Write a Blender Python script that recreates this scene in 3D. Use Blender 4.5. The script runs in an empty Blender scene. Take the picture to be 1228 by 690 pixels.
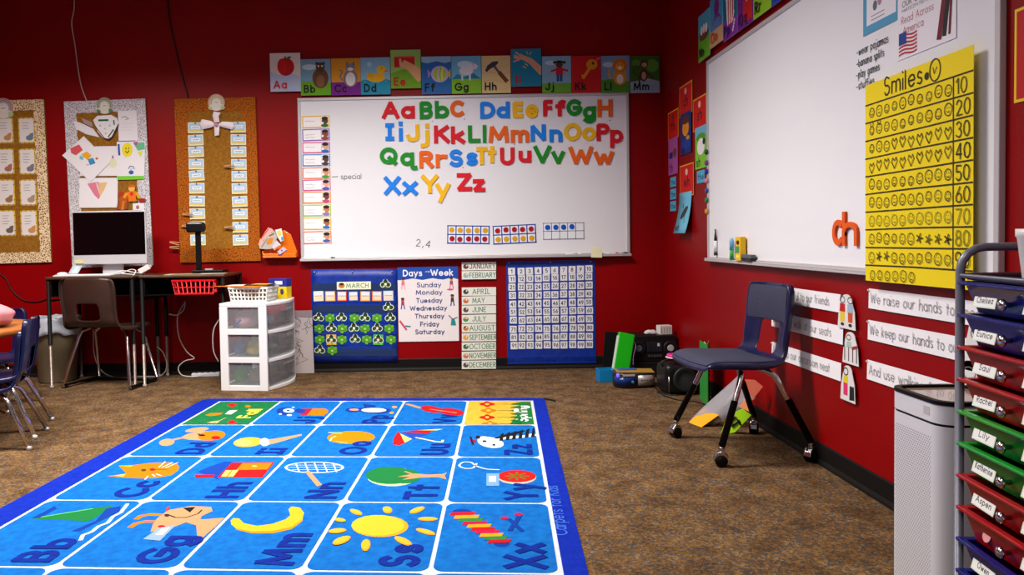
import bpy, bmesh, math, random
from mathutils import Matrix, Vector
random.seed(4)
C = bpy.context.scene
col = C.collection
pi = math.pi

# ---------------------------------------------------------------- camera
CF, CP, CY, CR, CH = 899.437, -0.0334028, -0.0068574, -0.0169556, 0.981236
CX, CYY = 543.875, 316.693
D, W = 5.577, 1.5202            # back wall y, right wall x


def ray(u, v):
    x, y, z = (u - CX) / CF, 1.0, -(v - CYY) / CF
    c, s = math.cos(CR), math.sin(CR)
    x, z = x * c - z * s, x * s + z * c
    c, s = math.cos(CP), math.sin(CP)
    y, z = y * c - z * s, y * s + z * c
    c, s = math.cos(CY), math.sin(CY)
    return Vector((x * c + y * s, -x * s + y * c, z))


O = Vector((0, 0, CH))
def onfloor(u, v, z=0.0):
    d = ray(u, v); return O + d * ((z - CH) / d.z)
def aty(u, v, y):
    d = ray(u, v); return O + d * (y / d.y)
def atx(u, v, x):
    d = ray(u, v); return O + d * (x / d.x)


cam = bpy.data.cameras.new('camera')
camo = bpy.data.objects.new('camera', cam); col.objects.link(camo)
cam.sensor_width = 36; cam.lens = CF / 1228 * 36
cam.shift_x = (614 - CX) / 1228; cam.shift_y = (CYY - 345) / 1228
r0 = ray(CX, CYY).normalized()
rx = (ray(CX + 100, CYY) - ray(CX, CYY)).normalized()
up = rx.cross(r0).normalized()
m = Matrix((rx, up, -r0)).transposed().to_4x4(); m.translation = O
camo.matrix_world = m
cam.clip_start = 0.05
C.camera = camo

# ---------------------------------------------------------------- light
C.view_settings.view_transform = 'Standard'
C.view_settings.look = 'None'
C.view_settings.exposure = 0.06
C.view_settings.gamma = 1.0
C.view_settings.use_curve_mapping = False
w = bpy.data.worlds.new('world'); C.world = w; w.use_nodes = True
w.node_tree.nodes['Background'].inputs[0].default_value = (0.9, 0.93, 1.0, 1)
w.node_tree.nodes['Background'].inputs[1].default_value = 0.16
CEIL = 2.95
LAMPS = [(-2.6, 3.5, 86), (-0.65, 3.5, 112), (-2.6, 0.7, 40), (-0.65, 0.7, 28)]


# ---------------------------------------------------------------- helpers
def lin(h):
    if isinstance(h, (tuple, list)): r, g, b = [c / 255 for c in h]
    else: r, g, b = [int(h[i:i + 2], 16) / 255 for i in (0, 2, 4)]
    f = lambda c: c / 12.92 if c <= .04045 else ((c + .055) / 1.055) ** 2.4
    return (f(r), f(g), f(b), 1)


_m = {}
def mat(h, rough=.65, metal=0.0, alpha=1.0, coat=0.0, spec=.36, emit=0):
    k = (h, rough, metal, alpha, coat, spec, emit)
    if k in _m: return _m[k]
    M = bpy.data.materials.new('paint_' + str(h)); M.use_nodes = True
    b = M.node_tree.nodes['Principled BSDF']
    b.inputs['Base Color'].default_value = lin(h)
    b.inputs['Roughness'].default_value = rough
    b.inputs['Metallic'].default_value = metal
    b.inputs['Alpha'].default_value = alpha
    b.inputs['Coat Weight'].default_value = coat
    b.inputs['Specular IOR Level'].default_value = spec
    if emit:
        b.inputs['Emission Color'].default_value = lin(h)
        b.inputs['Emission Strength'].default_value = emit
    # fine procedural variation in gloss keeps every surface from being perfectly even
    nt = M.node_tree
    n = nt.nodes.new('ShaderNodeTexNoise'); n.inputs['Scale'].default_value = 60
    mr = nt.nodes.new('ShaderNodeMapRange')
    q_ = .008 if coat else .06
    mr.inputs['To Min'].default_value = max(.02, rough - q_); mr.inputs['To Max'].default_value = min(1, rough + q_)
    tc = nt.nodes.new('ShaderNodeTexCoord')
    nt.links.new(tc.outputs['Object'], n.inputs['Vector'])
    nt.links.new(n.outputs['Fac'], mr.inputs['Value'])
    nt.links.new(mr.outputs['Result'], b.inputs['Roughness'])
    _m[k] = M
    return M


def ramp_mat(name, kind, scale, stops, rough=.8, bump=0.0, detail=4, bscale=None, interp='LINEAR'):
    M = bpy.data.materials.new(name); M.use_nodes = True
    nt = M.node_tree; b = nt.nodes['Principled BSDF']
    b.inputs['Roughness'].default_value = rough
    if rough >= .8: b.inputs['Specular IOR Level'].default_value = .12
    tc = nt.nodes.new('ShaderNodeTexCoord')
    if kind == 'noise':
        n = nt.nodes.new('ShaderNodeTexNoise'); n.inputs['Scale'].default_value = scale
        n.inputs['Detail'].default_value = detail; out = n.outputs['Fac']
    else:
        n = nt.nodes.new('ShaderNodeTexVoronoi'); n.inputs['Scale'].default_value = scale
        n.feature = 'DISTANCE_TO_EDGE' if kind == 'edge' else 'F1'
        out = n.outputs['Distance']
    nt.links.new(tc.outputs['Object'], n.inputs['Vector'])
    r = nt.nodes.new('ShaderNodeValToRGB'); r.color_ramp.interpolation = interp
    e = r.color_ramp.elements
    while len(e) < len(stops): e.new(.5)
    for i, (p, c) in enumerate(stops): e[i].position = p; e[i].color = lin(c)
    nt.links.new(out, r.inputs['Fac']); nt.links.new(r.outputs['Color'], b.inputs['Base Color'])
    if bump:
        n2 = nt.nodes.new('ShaderNodeTexNoise'); n2.inputs['Scale'].default_value = bscale or scale
        nt.links.new(tc.outputs['Object'], n2.inputs['Vector'])
        bp = nt.nodes.new('ShaderNodeBump'); bp.inputs['Strength'].default_value = bump; bp.inputs['Distance'].default_value = .004
        nt.links.new(n2.outputs['Fac'], bp.inputs['Height']); nt.links.new(bp.outputs['Normal'], b.inputs['Normal'])
    return M


def link(o, parent=None):
    col.objects.link(o)
    if parent is not None: o.parent = parent
    return o
def tag(o, label=None, cat=None, group=None, kind=None):
    if label: o['label'] = label
    if cat: o['category'] = cat
    if group: o['group'] = group
    if kind: o['kind'] = kind
    return o
def thing(name, label, cat, loc=(0, 0, 0), rot=(0, 0, 0), group=None):
    o = bpy.data.objects.new(name, None); o.empty_display_size = .05
    o.location = loc; o.rotation_euler = rot
    link(o); return tag(o, label, cat, group)


class MB:
    """collects shapes into one mesh"""
    def __init__(s): s.v = []; s.f = []; s.mi = []; s.ms = []; s.sm = []; s.cur = 0; s.smooth = False
    def m(s, M):
        if M not in s.ms: s.ms.append(M)
        s.cur = s.ms.index(M); return s
    def add(s, vs, fs, T=None, smooth=None):
        o = len(s.v)
        s.v += [tuple(T @ Vector(p)) if T else tuple(p) for p in vs]
        for f in fs:
            s.f.append([i + o for i in f]); s.mi.append(s.cur); s.sm.append(s.smooth if smooth is None else smooth)
        return s
    def box(s, x0, x1, y0, y1, z0, z1, T=None):
        vs = [(x, y, z) for z in (z0, z1) for y in (y0, y1) for x in (x0, x1)]
        return s.add(vs, [(0, 2, 3, 1), (4, 5, 7, 6), (0, 1, 5, 4), (2, 6, 7, 3), (0, 4, 6, 2), (1, 3, 7, 5)], T, False)
    def prism(s, pts, z0, z1, T=None, smooth=False):
        n = len(pts)
        vs = [(p[0], p[1], z0) for p in pts] + [(p[0], p[1], z1) for p in pts]
        fs = [list(range(n))[::-1], list(range(n, 2 * n))]
        s.add(vs, fs, T, False)
        o = len(s.v) - 2 * n
        for i in range(n):
            j = (i + 1) % n
            s.f.append([o + i, o + j, o + n + j, o + n + i]); s.mi.append(s.cur); s.sm.append(smooth)
        return s
    def lathe(s, prof, n=20, T=None, cap=True):
        vs = []; fs = []
        for r, z in prof:
            for i in range(n):
                a = 2 * pi * i / n; vs.append((r * math.cos(a), r * math.sin(a), z))
        for k in range(len(prof) - 1):
            for i in range(n):
                j = (i + 1) % n
                fs.append((k * n + i, k * n + j, (k + 1) * n + j, (k + 1) * n + i))
        s.add(vs, fs, T, True)
        if cap:
            o = len(s.v) - len(vs)
            for k in (0, len(prof) - 1):
                s.f.append([o + k * n + i for i in range(n)]); s.mi.append(s.cur); s.sm.append(False)
        return s
    def tube(s, pts, r, n=10, closed=False, rr=None):
        pts = [Vector(p) for p in pts]
        N = len(pts); vs = []; fs = []
        prev = None
        for i, p in enumerate(pts):
            a = pts[(i - 1) % N] if (i > 0 or closed) else p
            b = pts[(i + 1) % N] if (i < N - 1 or closed) else p
            t = (b - a).normalized() if (b - a).length > 1e-9 else Vector((0, 0, 1))
            if prev is None:
                q = Vector((0, 0, 1)) if abs(t.z) < .9 else Vector((1, 0, 0))
                nrm = t.cross(q).normalized()
            else:
                nrm = (prev - t * prev.dot(t))
                nrm = nrm.normalized() if nrm.length > 1e-6 else t.orthogonal().normalized()
            prev = nrm; bn = t.cross(nrm)
            R = rr[i] if rr else r
            for k in range(n):
                an = 2 * pi * k / n
                vs.append(p + (nrm * math.cos(an) + bn * math.sin(an)) * R)
        for i in range(N if closed else N - 1):
            for k in range(n):
                l = (k + 1) % n; j = (i + 1) % N
                fs.append((i * n + k, i * n + l, j * n + l, j * n + k))
        s.add(vs, fs, None, True)
        if not closed:
            o = len(s.v) - len(vs)
            for k in (0, N - 1):
                s.f.append([o + k * n + i for i in range(n)]); s.mi.append(s.cur); s.sm.append(False)
        return s
    def sphere(s, c, r, n=12, sc=(1, 1, 1)):
        prof = []
        for k in range(n // 2 + 1):
            a = -pi / 2 + pi * k / (n // 2); prof.append((max(1e-4, r * math.cos(a)), r * math.sin(a)))
        T = Matrix.Translation(c) @ Matrix.Diagonal((sc[0], sc[1], sc[2], 1))
        return s.lathe(prof, n, T, False)
    def build(s, name, parent=None, M=None, bevel=0, seg=2, subd=0, solid=0, weld=False, recalc=True):
        me = bpy.data.meshes.new(name)
        me.from_pydata([tuple(p) for p in s.v], [], s.f)
        if M is not None: me.materials.append(M)
        else:
            for q in s.ms: me.materials.append(q)
            for p, k in zip(me.polygons, s.mi): p.material_index = k
        for p, k in zip(me.polygons, s.sm): p.use_smooth = k
        if recalc:
            bm = bmesh.new(); bm.from_mesh(me)
            if weld: bmesh.ops.remove_doubles(bm, verts=bm.verts, dist=1e-5)
            bmesh.ops.recalc_face_normals(bm, faces=bm.faces); bm.to_mesh(me); bm.free()
        o = bpy.data.objects.new(name, me); link(o, parent)
        if solid:
            q = o.modifiers.new('thick', 'SOLIDIFY'); q.thickness = solid; q.offset = 0
        if bevel:
            q = o.modifiers.new('bevel', 'BEVEL'); q.width = bevel; q.segments = seg; q.limit_method = 'ANGLE'
        if subd:
            q = o.modifiers.new('sub', 'SUBSURF'); q.levels = subd; q.render_levels = subd
        return o


def spline(pts, n=6, closed=False):
    P = [Vector(p) for p in pts]; N = len(P); out = []
    for i in range(N if closed else N - 1):
        if closed: a, b, c, d = P[i - 1], P[i], P[(i + 1) % N], P[(i + 2) % N]
        else: a, b, c, d = P[max(i - 1, 0)], P[i], P[i + 1], P[min(i + 2, N - 1)]
        for k in range(n):
            t = k / n
            out.append(.5 * ((2 * b) + (c - a) * t + (2 * a - 5 * b + 4 * c - d) * t * t + (-a + 3 * b - 3 * c + d) * t ** 3))
    if not closed: out.append(P[-1])
    return out


# ------------------------------------------------ stroke alphabet
def A(cx, cy, rx, ry, a0, a1, n=None):
    n = n or max(4, int(abs(a1 - a0) / 22))
    return [(cx + rx * math.cos(math.radians(a0 + (a1 - a0) * i / n)), cy + ry * math.sin(math.radians(a0 + (a1 - a0) * i / n))) for i in range(n + 1)]
def ring(cx, cy, rx, ry): return ['o'] + A(cx, cy, rx, ry, 90, 450, 20)[:-1]
X = .64
G = {
 'A': (.8, [[(0, 0), (.4, 1), (.8, 0)], [(.14, .33), (.66, .33)]]),
 'B': (.58, [[(0, 0), (0, 1), (.32, 1)] + A(.32, .77, .22, .23, 90, -90) + [(0, .54)], [(.3, .54)] + A(.31, .27, .27, .27, 90, -90) + [(0, 0)]]),
 'C': (.75, [A(.48, .5, .48, .5, 50, 310)]),
 'D': (.7, [[(0, 0), (0, 1), (.25, 1)] + A(.25, .5, .45, .5, 90, -90) + [(0, 0)]]),
 'E': (.5, [[(.5, 1), (0, 1), (0, 0), (.5, 0)], [(0, .52), (.45, .52)]]),
 'F': (.5, [[(.5, 1), (0, 1), (0, 0)], [(0, .5), (.44, .5)]]),
 'G': (.88, [A(.48, .5, .48, .5, 45, 350) + [(.88, .48), (.5, .48)]]),
 'H': (.66, [[(0, 0), (0, 1)], [(.66, 0), (.66, 1)], [(0, .52), (.66, .52)]]),
 'I': (.34, [[(.17, 0), (.17, 1)], [(0, 1), (.34, 1)], [(0, 0), (.34, 0)]]),
 'J': (.5, [[(.5, 1), (.5, .25)] + A(.25, .25, .25, .25, 0, -180)]),
 'K': (.62, [[(0, 0), (0, 1)], [(.58, 1), (.02, .48)], [(.16, .6), (.62, 0)]]),
 'L': (.48, [[(0, 1), (0, 0), (.48, 0)]]),
 'M': (.9, [[(0, 0), (.08, 1), (.45, .15), (.82, 1), (.9, 0)]]),
 'N': (.68, [[(0, 0), (0, 1), (.68, 0), (.68, 1)]]),
 'O': (.96, [ring(.48, .5, .48, .5)]),
 'P': (.55, [[(0, 0), (0, 1), (.3, 1)] + A(.3, .74, .25, .26, 90, -90) + [(0, .48)]]),
 'Q': (.96, [ring(.48, .5, .48, .5), [(.55, .32), (.92, -.06)]]),
 'R': (.58, [[(0, 0), (0, 1), (.3, 1)] + A(.3, .76, .25, .24, 90, -90) + [(0, .52)], [(.25, .5), (.58, 0)]]),
 'S': (.55, [A(.28, .75, .24, .25, 35, 250) + A(.28, .26, .27, .26, 75, -145)]),
 'T': (.6, [[(0, 1), (.6, 1)], [(.3, 1), (.3, 0)]]),
 'U': (.62, [[(0, 1), (0, .31)] + A(.31, .31, .31, .31, 180, 360) + [(.62, 1)]]),
 'V': (.72, [[(0, 1), (.36, 0), (.72, 1)]]),
 'W': (1.1, [[(0, 1), (.28, 0), (.55, .85), (.82, 0), (1.1, 1)]]),
 'X': (.66, [[(0, 0), (.66, 1)], [(0, 1), (.66, 0)]]),
 'Y': (.66, [[(0, 1), (.33, .48), (.66, 1)], [(.33, .48), (.33, 0)]]),
 'Z': (.58, [[(0, 1), (.58, 1), (0, 0), (.58, 0)]]),
 'a': (.56, [ring(.28, X / 2, .28, X / 2), [(.56, X), (.56, 0)]]),
 'b': (.56, [ring(.28, X / 2, .28, X / 2), [(0, 1), (0, 0)]]),
 'c': (.46, [A(.3, X / 2, .3, X / 2, 50, 310)]),
 'd': (.56, [ring(.28, X / 2, .28, X / 2), [(.56, 1), (.56, 0)]]),
 'e': (.58, [[(.02, X / 2), (.58, X / 2)] + A(.3, X / 2, .29, X / 2, 0, 320)]),
 'f': (.38, [A(.3, .8, .16, .2, 60, 180) + [(.14, 0)], [(0, X), (.34, X)]]),
 'g': (.56, [ring(.28, X / 2, .28, X / 2), [(.56, X), (.56, -.08)] + A(.28, -.08, .28, .22, 0, -150)]),
 'h': (.5, [[(0, 1), (0, 0)], [(0, .35)] + A(.25, .39, .25, .25, 180, 0) + [(.5, 0)]]),
 'i': (.02, [[(0, .57), (0, 0)], [(0, .96), (0, .98)]]),
 'j': (.22, [[(.22, .57), (.22, -.1)] + A(.02, -.1, .2, .2, 0, -100), [(.22, .96), (.22, .98)]]),
 'k': (.46, [[(0, 1), (0, 0)], [(.42, X), (.02, .28)], [(.12, .38), (.46, 0)]]),
 'l': (.02, [[(0, 1), (0, 0)]]),
 'm': (.84, [[(0, X), (0, 0)], [(0, .4)] + A(.21, .43, .21, .21, 180, 0) + [(.42, 0)], [(.42, .4)] + A(.63, .43, .21, .21, 180, 0) + [(.84, 0)]]),
 'n': (.5, [[(0, X), (0, 0)], [(0, .35)] + A(.25, .39, .25, .25, 180, 0) + [(.5, 0)]]),
 'o': (.6, [ring(.3, X / 2, .3, X / 2)]),
 'p': (.56, [ring(.28, X / 2, .28, X / 2), [(0, X), (0, -.32)]]),
 'q': (.66, [ring(.28, X / 2, .28, X / 2), [(.56, X), (.56, -.22)] + A(.68, -.2, .12, .12, 180, 300)]),
 'r': (.34, [[(0, X), (0, 0)], [(0, .33)] + A(.24, .37, .24, .25, 180, 70)]),
 's': (.42, [A(.22, .48, .18, .16, 35, 250) + A(.22, .16, .2, .16, 75, -145)]),
 't': (.36, [[(.18, .95), (.18, 0)], [(0, X), (.36, X)]]),
 'u': (.5, [[(0, X), (0, .25)] + A(.25, .25, .25, .25, 180, 360), [(.5, X), (.5, 0)]]),
 'v': (.54, [[(0, X), (.27, 0), (.54, X)]]),
 'w': (.8, [[(0, X), (.2, 0), (.4, .55), (.6, 0), (.8, X)]]),
 'x': (.5, [[(0, 0), (.5, X)], [(0, X), (.5, 0)]]),
 'y': (.54, [[(0, X), (.27, .02)], [(.54, X), (.14, -.32)]]),
 'z': (.45, [[(0, X), (.45, X), (0, 0), (.45, 0)]]),
 '0': (.56, [ring(.28, .5, .28, .5)]),
 '1': (.2, [[(0, .8), (.2, 1), (.2, 0)]]),
 '2': (.54, [A(.27, .72, .25, .28, 165, -30) + [(0, 0), (.54, 0)]]),
 '3': (.5, [A(.24, .76, .22, .24, 150, -80) + A(.24, .27, .26, .27, 85, -150)]),
 '4': (.56, [[(.42, 0), (.42, 1), (0, .3), (.56, .3)]]),
 '5': (.5, [[(.46, 1), (.06, 1), (.04, .58)] + A(.24, .32, .26, .3, 110, -140)]),
 '6': (.54, [[(.42, 1), (.08, .5)], ring(.27, .3, .27, .3)]),
 '7': (.52, [[(0, 1), (.52, 1), (.14, 0)]]),
 '8': (.52, [ring(.26, .76, .21, .24), ring(.26, .26, .26, .27)]),
 '9': (.54, [ring(.27, .7, .27, .3), [(.52, .6), (.2, 0)]]),
 '-': (.4, [[(0, .4), (.4, .4)]]), ',': (.1, [[(.08, .08), (0, -.15)]]), '.': (.05, [[(0, 0), (0, .06)]]),
 '!': (.05, [[(0, 1), (0, .3)], [(0, 0), (0, .06)]]), ' ': (.3, []),
}


class Piece(list):
    e = (.5, .5)


def cut(strokes):
    """split strokes at sharp corners so that both arms keep their full width"""
    out = []
    for k in strokes:
        if k[0] == 'o': out.append(k); continue
        k = [k[0]] + [k[i] for i in range(1, len(k)) if math.hypot(k[i][0] - k[i - 1][0], k[i][1] - k[i - 1][1]) > 2e-3]
        if len(k) < 2: continue
        cur = Piece([k[0]]); a0 = .5
        for i in range(1, len(k)):
            cur.append(k[i])
            if i < len(k) - 1:
                ax, ay = k[i][0] - k[i - 1][0], k[i][1] - k[i - 1][1]; bx, by = k[i + 1][0] - k[i][0], k[i + 1][1] - k[i][1]
                if (ax * bx + ay * by) < .5 * math.hypot(ax, ay) * math.hypot(bx, by): cur.e = (a0, .22); out.append(cur); cur = Piece([k[i]]); a0 = .22
        cur.e = (a0, .5); out.append(cur)
    return out


def ribbon(pts, w, closed=False):
    n = len(pts); L = []; R = []
    for i in range(n):
        a = pts[i - 1] if (i > 0 or closed) else None
        b = pts[(i + 1) % n] if (i < n - 1 or closed) else None
        p = pts[i]
        def nr(q, r):
            dx, dy = r[0] - q[0], r[1] - q[1]; l = math.hypot(dx, dy) or 1e-9
            return (-dy / l, dx / l)
        if a is None: n1 = n2 = nr(p, b)
        elif b is None: n1 = n2 = nr(a, p)
        else: n1, n2 = nr(a, p), nr(p, b)
        mx, my = n1[0] + n2[0], n1[1] + n2[1]; ml = math.hypot(mx, my) or 1e-9
        mx /= ml; my /= ml
        k = min(1.7, 1 / max(.2, mx * n1[0] + my * n1[1])) * w / 2
        L.append((p[0] + mx * k, p[1] + my * k)); R.append((p[0] - mx * k, p[1] - my * k))
    return L, R


class Draw(MB):
    """flat coloured print: layers of polygons in the local xy plane, z towards the viewer"""
    def __init__(s, z=0.0, dz=.00005): super().__init__(); s.z = z; s.dz = dz; s.tf = None
    def _p(s, p): return s.tf(p) if s.tf else p
    def lay(s, c, rough=.7):
        s.m(mat(c, rough) if not isinstance(c, bpy.types.Material) else c); s.z += s.dz; return s.z
    def poly(s, pts, c, t=0):
        z = s.lay(c); P = [s._p(p) for p in pts]
        if t: s.prism(P, z - t, z); return s
        return s.add([(x, y, z) for x, y in P], [list(range(len(P)))], None, False)
    def rect(s, x0, y0, x1, y1, c, t=0): return s.poly([(x0, y0), (x1, y0), (x1, y1), (x0, y1)], c, t)
    def rrect(s, x0, y0, x1, y1, r, c, t=0, n=4):
        P = []
        for cx, cy, a in ((x1 - r, y0 + r, -90), (x1 - r, y1 - r, 0), (x0 + r, y1 - r, 90), (x0 + r, y0 + r, 180)):
            P += A(cx, cy, r, r, a, a + 90, n)
        return s.poly(P, c, t)
    def ell(s, cx, cy, rx, ry, c, rot=0, n=20, t=0):
        P = []
        ca, sa = math.cos(rot), math.sin(rot)
        for i in range(n):
            a = 2 * pi * i / n; x, y = rx * math.cos(a), ry * math.sin(a)
            P.append((cx + x * ca - y * sa, cy + x * sa + y * ca))
        return s.poly(P, c, t)
    def stroke(s, pts, w, c, closed=False, t=0, warp=True, ends=(.5, .5)):
        pts = [s._p(p) for p in pts] if warp else list(pts)
        if not warp and not closed:       # lettering: square ends
            def ext(a, b, k):
                l = math.hypot(a[0] - b[0], a[1] - b[1]) or 1e-9
                return (a[0] + (a[0] - b[0]) / l * w * k, a[1] + (a[1] - b[1]) / l * w * k)
            e0, e1 = ext(pts[0], pts[1], ends[0]), ext(pts[-1], pts[-2], ends[1]); pts[0] = e0; pts[-1] = e1
        z = s.lay(c); L, R = ribbon(pts, w, closed); n = len(pts)
        m_ = n if closed else n - 1
        if not t:
            fs = [(i, (i + 1) % n, n + (i + 1) % n, n + i) for i in range(m_)]
            return s.add([(x, y, z) for x, y in L + R], fs, None, False)
        vs = [(x, y, z) for x, y in L + R] + [(x, y, z - t) for x, y in L + R]
        fs = []
        for i in range(m_):
            j = (i + 1) % n
            fs += [(i, j, n + j, n + i), (2 * n + i, 3 * n + i, 3 * n + j, 2 * n + j), (i, 2 * n + i, 2 * n + j, j), (n + i, n + j, 3 * n + j, 3 * n + i)]
        if not closed: fs += [(0, n, 3 * n, 2 * n), (n - 1, 3 * n - 1, 4 * n - 1, 2 * n - 1)]
        return s.add(vs, fs, None, False)
    def glyph(s, ch, x, y, h, sw, c, sx=1.0, t=0, jit=0):
        wd, st = G[ch]
        for k in cut(st):
            cl = bool(k) and k[0] == 'o'
            q = k[1:] if cl else k
            P = [(x + (a * h * (1 - sw) * sx + sw * h / 2) + random.uniform(-jit, jit) * h, y + b * h * (1 - sw) + sw * h / 2 + random.uniform(-jit, jit) * h) for a, b in q]
            s.stroke(P, sw * h, c, cl, t, warp=False, ends=getattr(k, 'e', (.5, .5)))
        return (wd * (1 - sw) * sx + sw) * h
    def width(s, txt, h, sw, sx=1.0, gap=.16): return sum((G[ch][0] * (1 - sw) * sx + sw + gap) * h for ch in txt) - gap * h
    def text(s, txt, x, y, h, c, sw=.14, sx=1.0, gap=.16, align='l', fit=None, t=0, jit=0, rot=0):
        if fit:
            k = fit / s.width(txt, h, sw, sx, gap); sx *= k; gap *= k
        if align == 'c': x -= s.width(txt, h, sw, sx, gap) / 2
        if rot:
            o = len(s.v); px, py = x, y
        z0 = s.z
        for ch in txt:
            x += s.glyph(ch, x, y, h, sw, c, sx, t, jit) + gap * h
            s.z = z0 + s.dz * .5 * (1 if (s.z - z0) else 0)
        s.z = z0 + s.dz * 3
        if rot:
            ca, sa = math.cos(rot), math.sin(rot)
            for i in range(o, len(s.v)):
                a, b, z = s.v[i]; a -= px; b -= py
                s.v[i] = (px + a * ca - b * sa, py + a * sa + b * ca, z)
        return s


# placing on the two walls: local x to the right, y up, z out of the wall
RB = Matrix.Rotation(pi / 2, 3, 'X')
RR = Matrix.Rotation(-pi / 2, 3, 'Z') @ RB
def wallrot(wall, tilt=0): return ((RB if wall == 'b' else RR) @ Matrix.Rotation(tilt, 3, 'Z')).to_euler()
def back(x0, y0, x1, y1, off=.002):
    """photo rectangle -> centre on the back wall, width, height"""
    xm, ym = (x0 + x1) / 2, (y0 + y1) / 2; Y = D - off
    a, b = aty(x0, ym, Y), aty(x1, ym, Y); c, d = aty(xm, y0, Y), aty(xm, y1, Y)
    return Vector(((a.x + b.x) / 2, Y, (c.z + d.z) / 2)), b.x - a.x, c.z - d.z
def right(xl, yt, yb, xr, off=.002):
    """left edge x with its top and bottom, right edge x -> centre on the right wall, width, height"""
    Xx = W - off
    m_ = atx(xl, (yt + yb) / 2, Xx); c = atx(xr, (yt + yb) / 2, Xx)
    a = aty(xl, yt, m_.y); b = aty(xl, yb, m_.y)
    return Vector((Xx, (m_.y + c.y) / 2, (a.z + b.z) / 2)), m_.y - c.y, a.z - b.z
def wthing(wall, name, label, cat, loc, tilt=0, group=None): return thing(name, label, cat, loc, wallrot(wall, tilt), group)
def wplace(o, wall, loc, tilt=0): o.location = loc; o.rotation_euler = wallrot(wall, tilt); return o
def ordn(i): return ['first', 'second', 'third', 'fourth', 'fifth', 'sixth', 'seventh', 'eighth', 'ninth', 'tenth'][i]

# ---------------------------------------------------------------- the room
def struct(name, mb, M, **k):
    o = mb.build(name, None, M, **k); o['kind'] = 'structure'; return o
XL = -4.6
def wall_material():
    M = ramp_mat('red_wall_paint', 'noise', 1.3, [(.3, (126, 0, 3)), (.7, (142, 0, 5))], rough=.42, bump=.12, bscale=160)
    M.node_tree.nodes['Principled BSDF'].inputs['Specular IOR Level'].default_value = .16
    return M
MW = wall_material()
struct('wall_back', MB().box(XL - .1, W + .1, D, D + .12, 0, CEIL), MW)
struct('wall_right', MB().box(W, W + .12, -1.2, D, 0, CEIL), MW)
struct('wall_left', MB().box(XL - .12, XL, -1.2, D, 0, CEIL), MW)
def carpet():
    M = bpy.data.materials.new('speckled_carpet'); M.use_nodes = True
    nt = M.node_tree; b = nt.nodes['Principled BSDF']; b.inputs['Roughness'].default_value = .95
    b.inputs['Specular IOR Level'].default_value = .1
    tc = nt.nodes.new('ShaderNodeTexCoord')
    v = nt.nodes.new('ShaderNodeTexVoronoi'); v.inputs['Scale'].default_value = 115
    nt.links.new(tc.outputs['Object'], v.inputs['Vector'])
    sep = nt.nodes.new('ShaderNodeSeparateColor'); nt.links.new(v.outputs['Color'], sep.inputs[0])
    r = nt.nodes.new('ShaderNodeValToRGB'); r.color_ramp.interpolation = 'CONSTANT'
    e = r.color_ramp.elements
    st = [(0, (104, 80, 54)), (.22, (122, 92, 58)), (.42, (88, 70, 52)), (.55, (132, 96, 54)), (.66, (78, 72, 68)), (.76, (108, 78, 50)), (.86, (128, 108, 82)), (.94, (72, 74, 84))]
    while len(e) < len(st): e.new(.5)
    for i, (p, c) in enumerate(st): e[i].position = p; e[i].color = lin(c)
    nt.links.new(sep.outputs[0], r.inputs['Fac'])
    n = nt.nodes.new('ShaderNodeTexNoise'); n.inputs['Scale'].default_value = 9; n.inputs['Detail'].default_value = 6
    nt.links.new(tc.outputs['Object'], n.inputs['Vector'])
    r2 = nt.nodes.new('ShaderNodeValToRGB'); r2.color_ramp.elements[0].color = (.55, .5, .47, 1); r2.color_ramp.elements[1].color = (1.0, .98, .95, 1)
    r2.color_ramp.elements[0].position = .35; r2.color_ramp.elements[1].position = .65
    nt.links.new(n.outputs['Fac'], r2.inputs['Fac'])
    mx = nt.nodes.new('ShaderNodeMix'); mx.data_type = 'RGBA'; mx.blend_type = 'MULTIPLY'; mx.inputs[0].default_value = 1
    nt.links.new(r.outputs['Color'], mx.inputs[6]); nt.links.new(r2.outputs['Color'], mx.inputs[7])
    nt.links.new(mx.outputs[2], b.inputs['Base Color'])
    n3 = nt.nodes.new('ShaderNodeTexNoise'); n3.inputs['Scale'].default_value = 220
    nt.links.new(tc.outputs['Object'], n3.inputs['Vector'])
    bp = nt.nodes.new('ShaderNodeBump'); bp.inputs['Strength'].default_value = .7; bp.inputs['Distance'].default_value = .006
    nt.links.new(n3.outputs['Fac'], bp.inputs['Height']); nt.links.new(bp.outputs['Normal'], b.inputs['Normal'])
    return M
struct('floor', MB().box(XL - .1, W + .12, -1.2, D + .12, -.06, 0), carpet())
struct('ceiling', MB().box(XL - .1, W + .12, -1.2, D + .12, CEIL, CEIL + .08), ramp_mat('ceiling_tile', 'noise', 40, [(.3, (170, 168, 160)), (.7, (196, 194, 188))], .9))
BM_ = mat((13, 9, 9), .6, spec=.2)
def base_prof(name, along):
    mb = MB()
    pr = [(0, .003), (.014, .003), (.012, .012), (.006, .025), (.006, .086), (.003, .092), (0, .092)]
    a, b = along
    vs = []
    for q in (0, 1):
        for d_, z in pr:
            vs.append((a, D - d_, z) if name.endswith('back') and not q else (b, D - d_, z) if name.endswith('back') else (W - d_, a if not q else b, z))
    n = len(pr); fs = [(i, (i + 1) % n, n + (i + 1) % n, n + i) for i in range(n)] + [tuple(range(n)), tuple(range(n, 2 * n))]
    mb.add(vs, fs, None, False)
    struct(name, mb, BM_)
base_prof('baseboard_back', (XL, W - .0145))
base_prof('baseboard_right', (-1.2, D))

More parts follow.
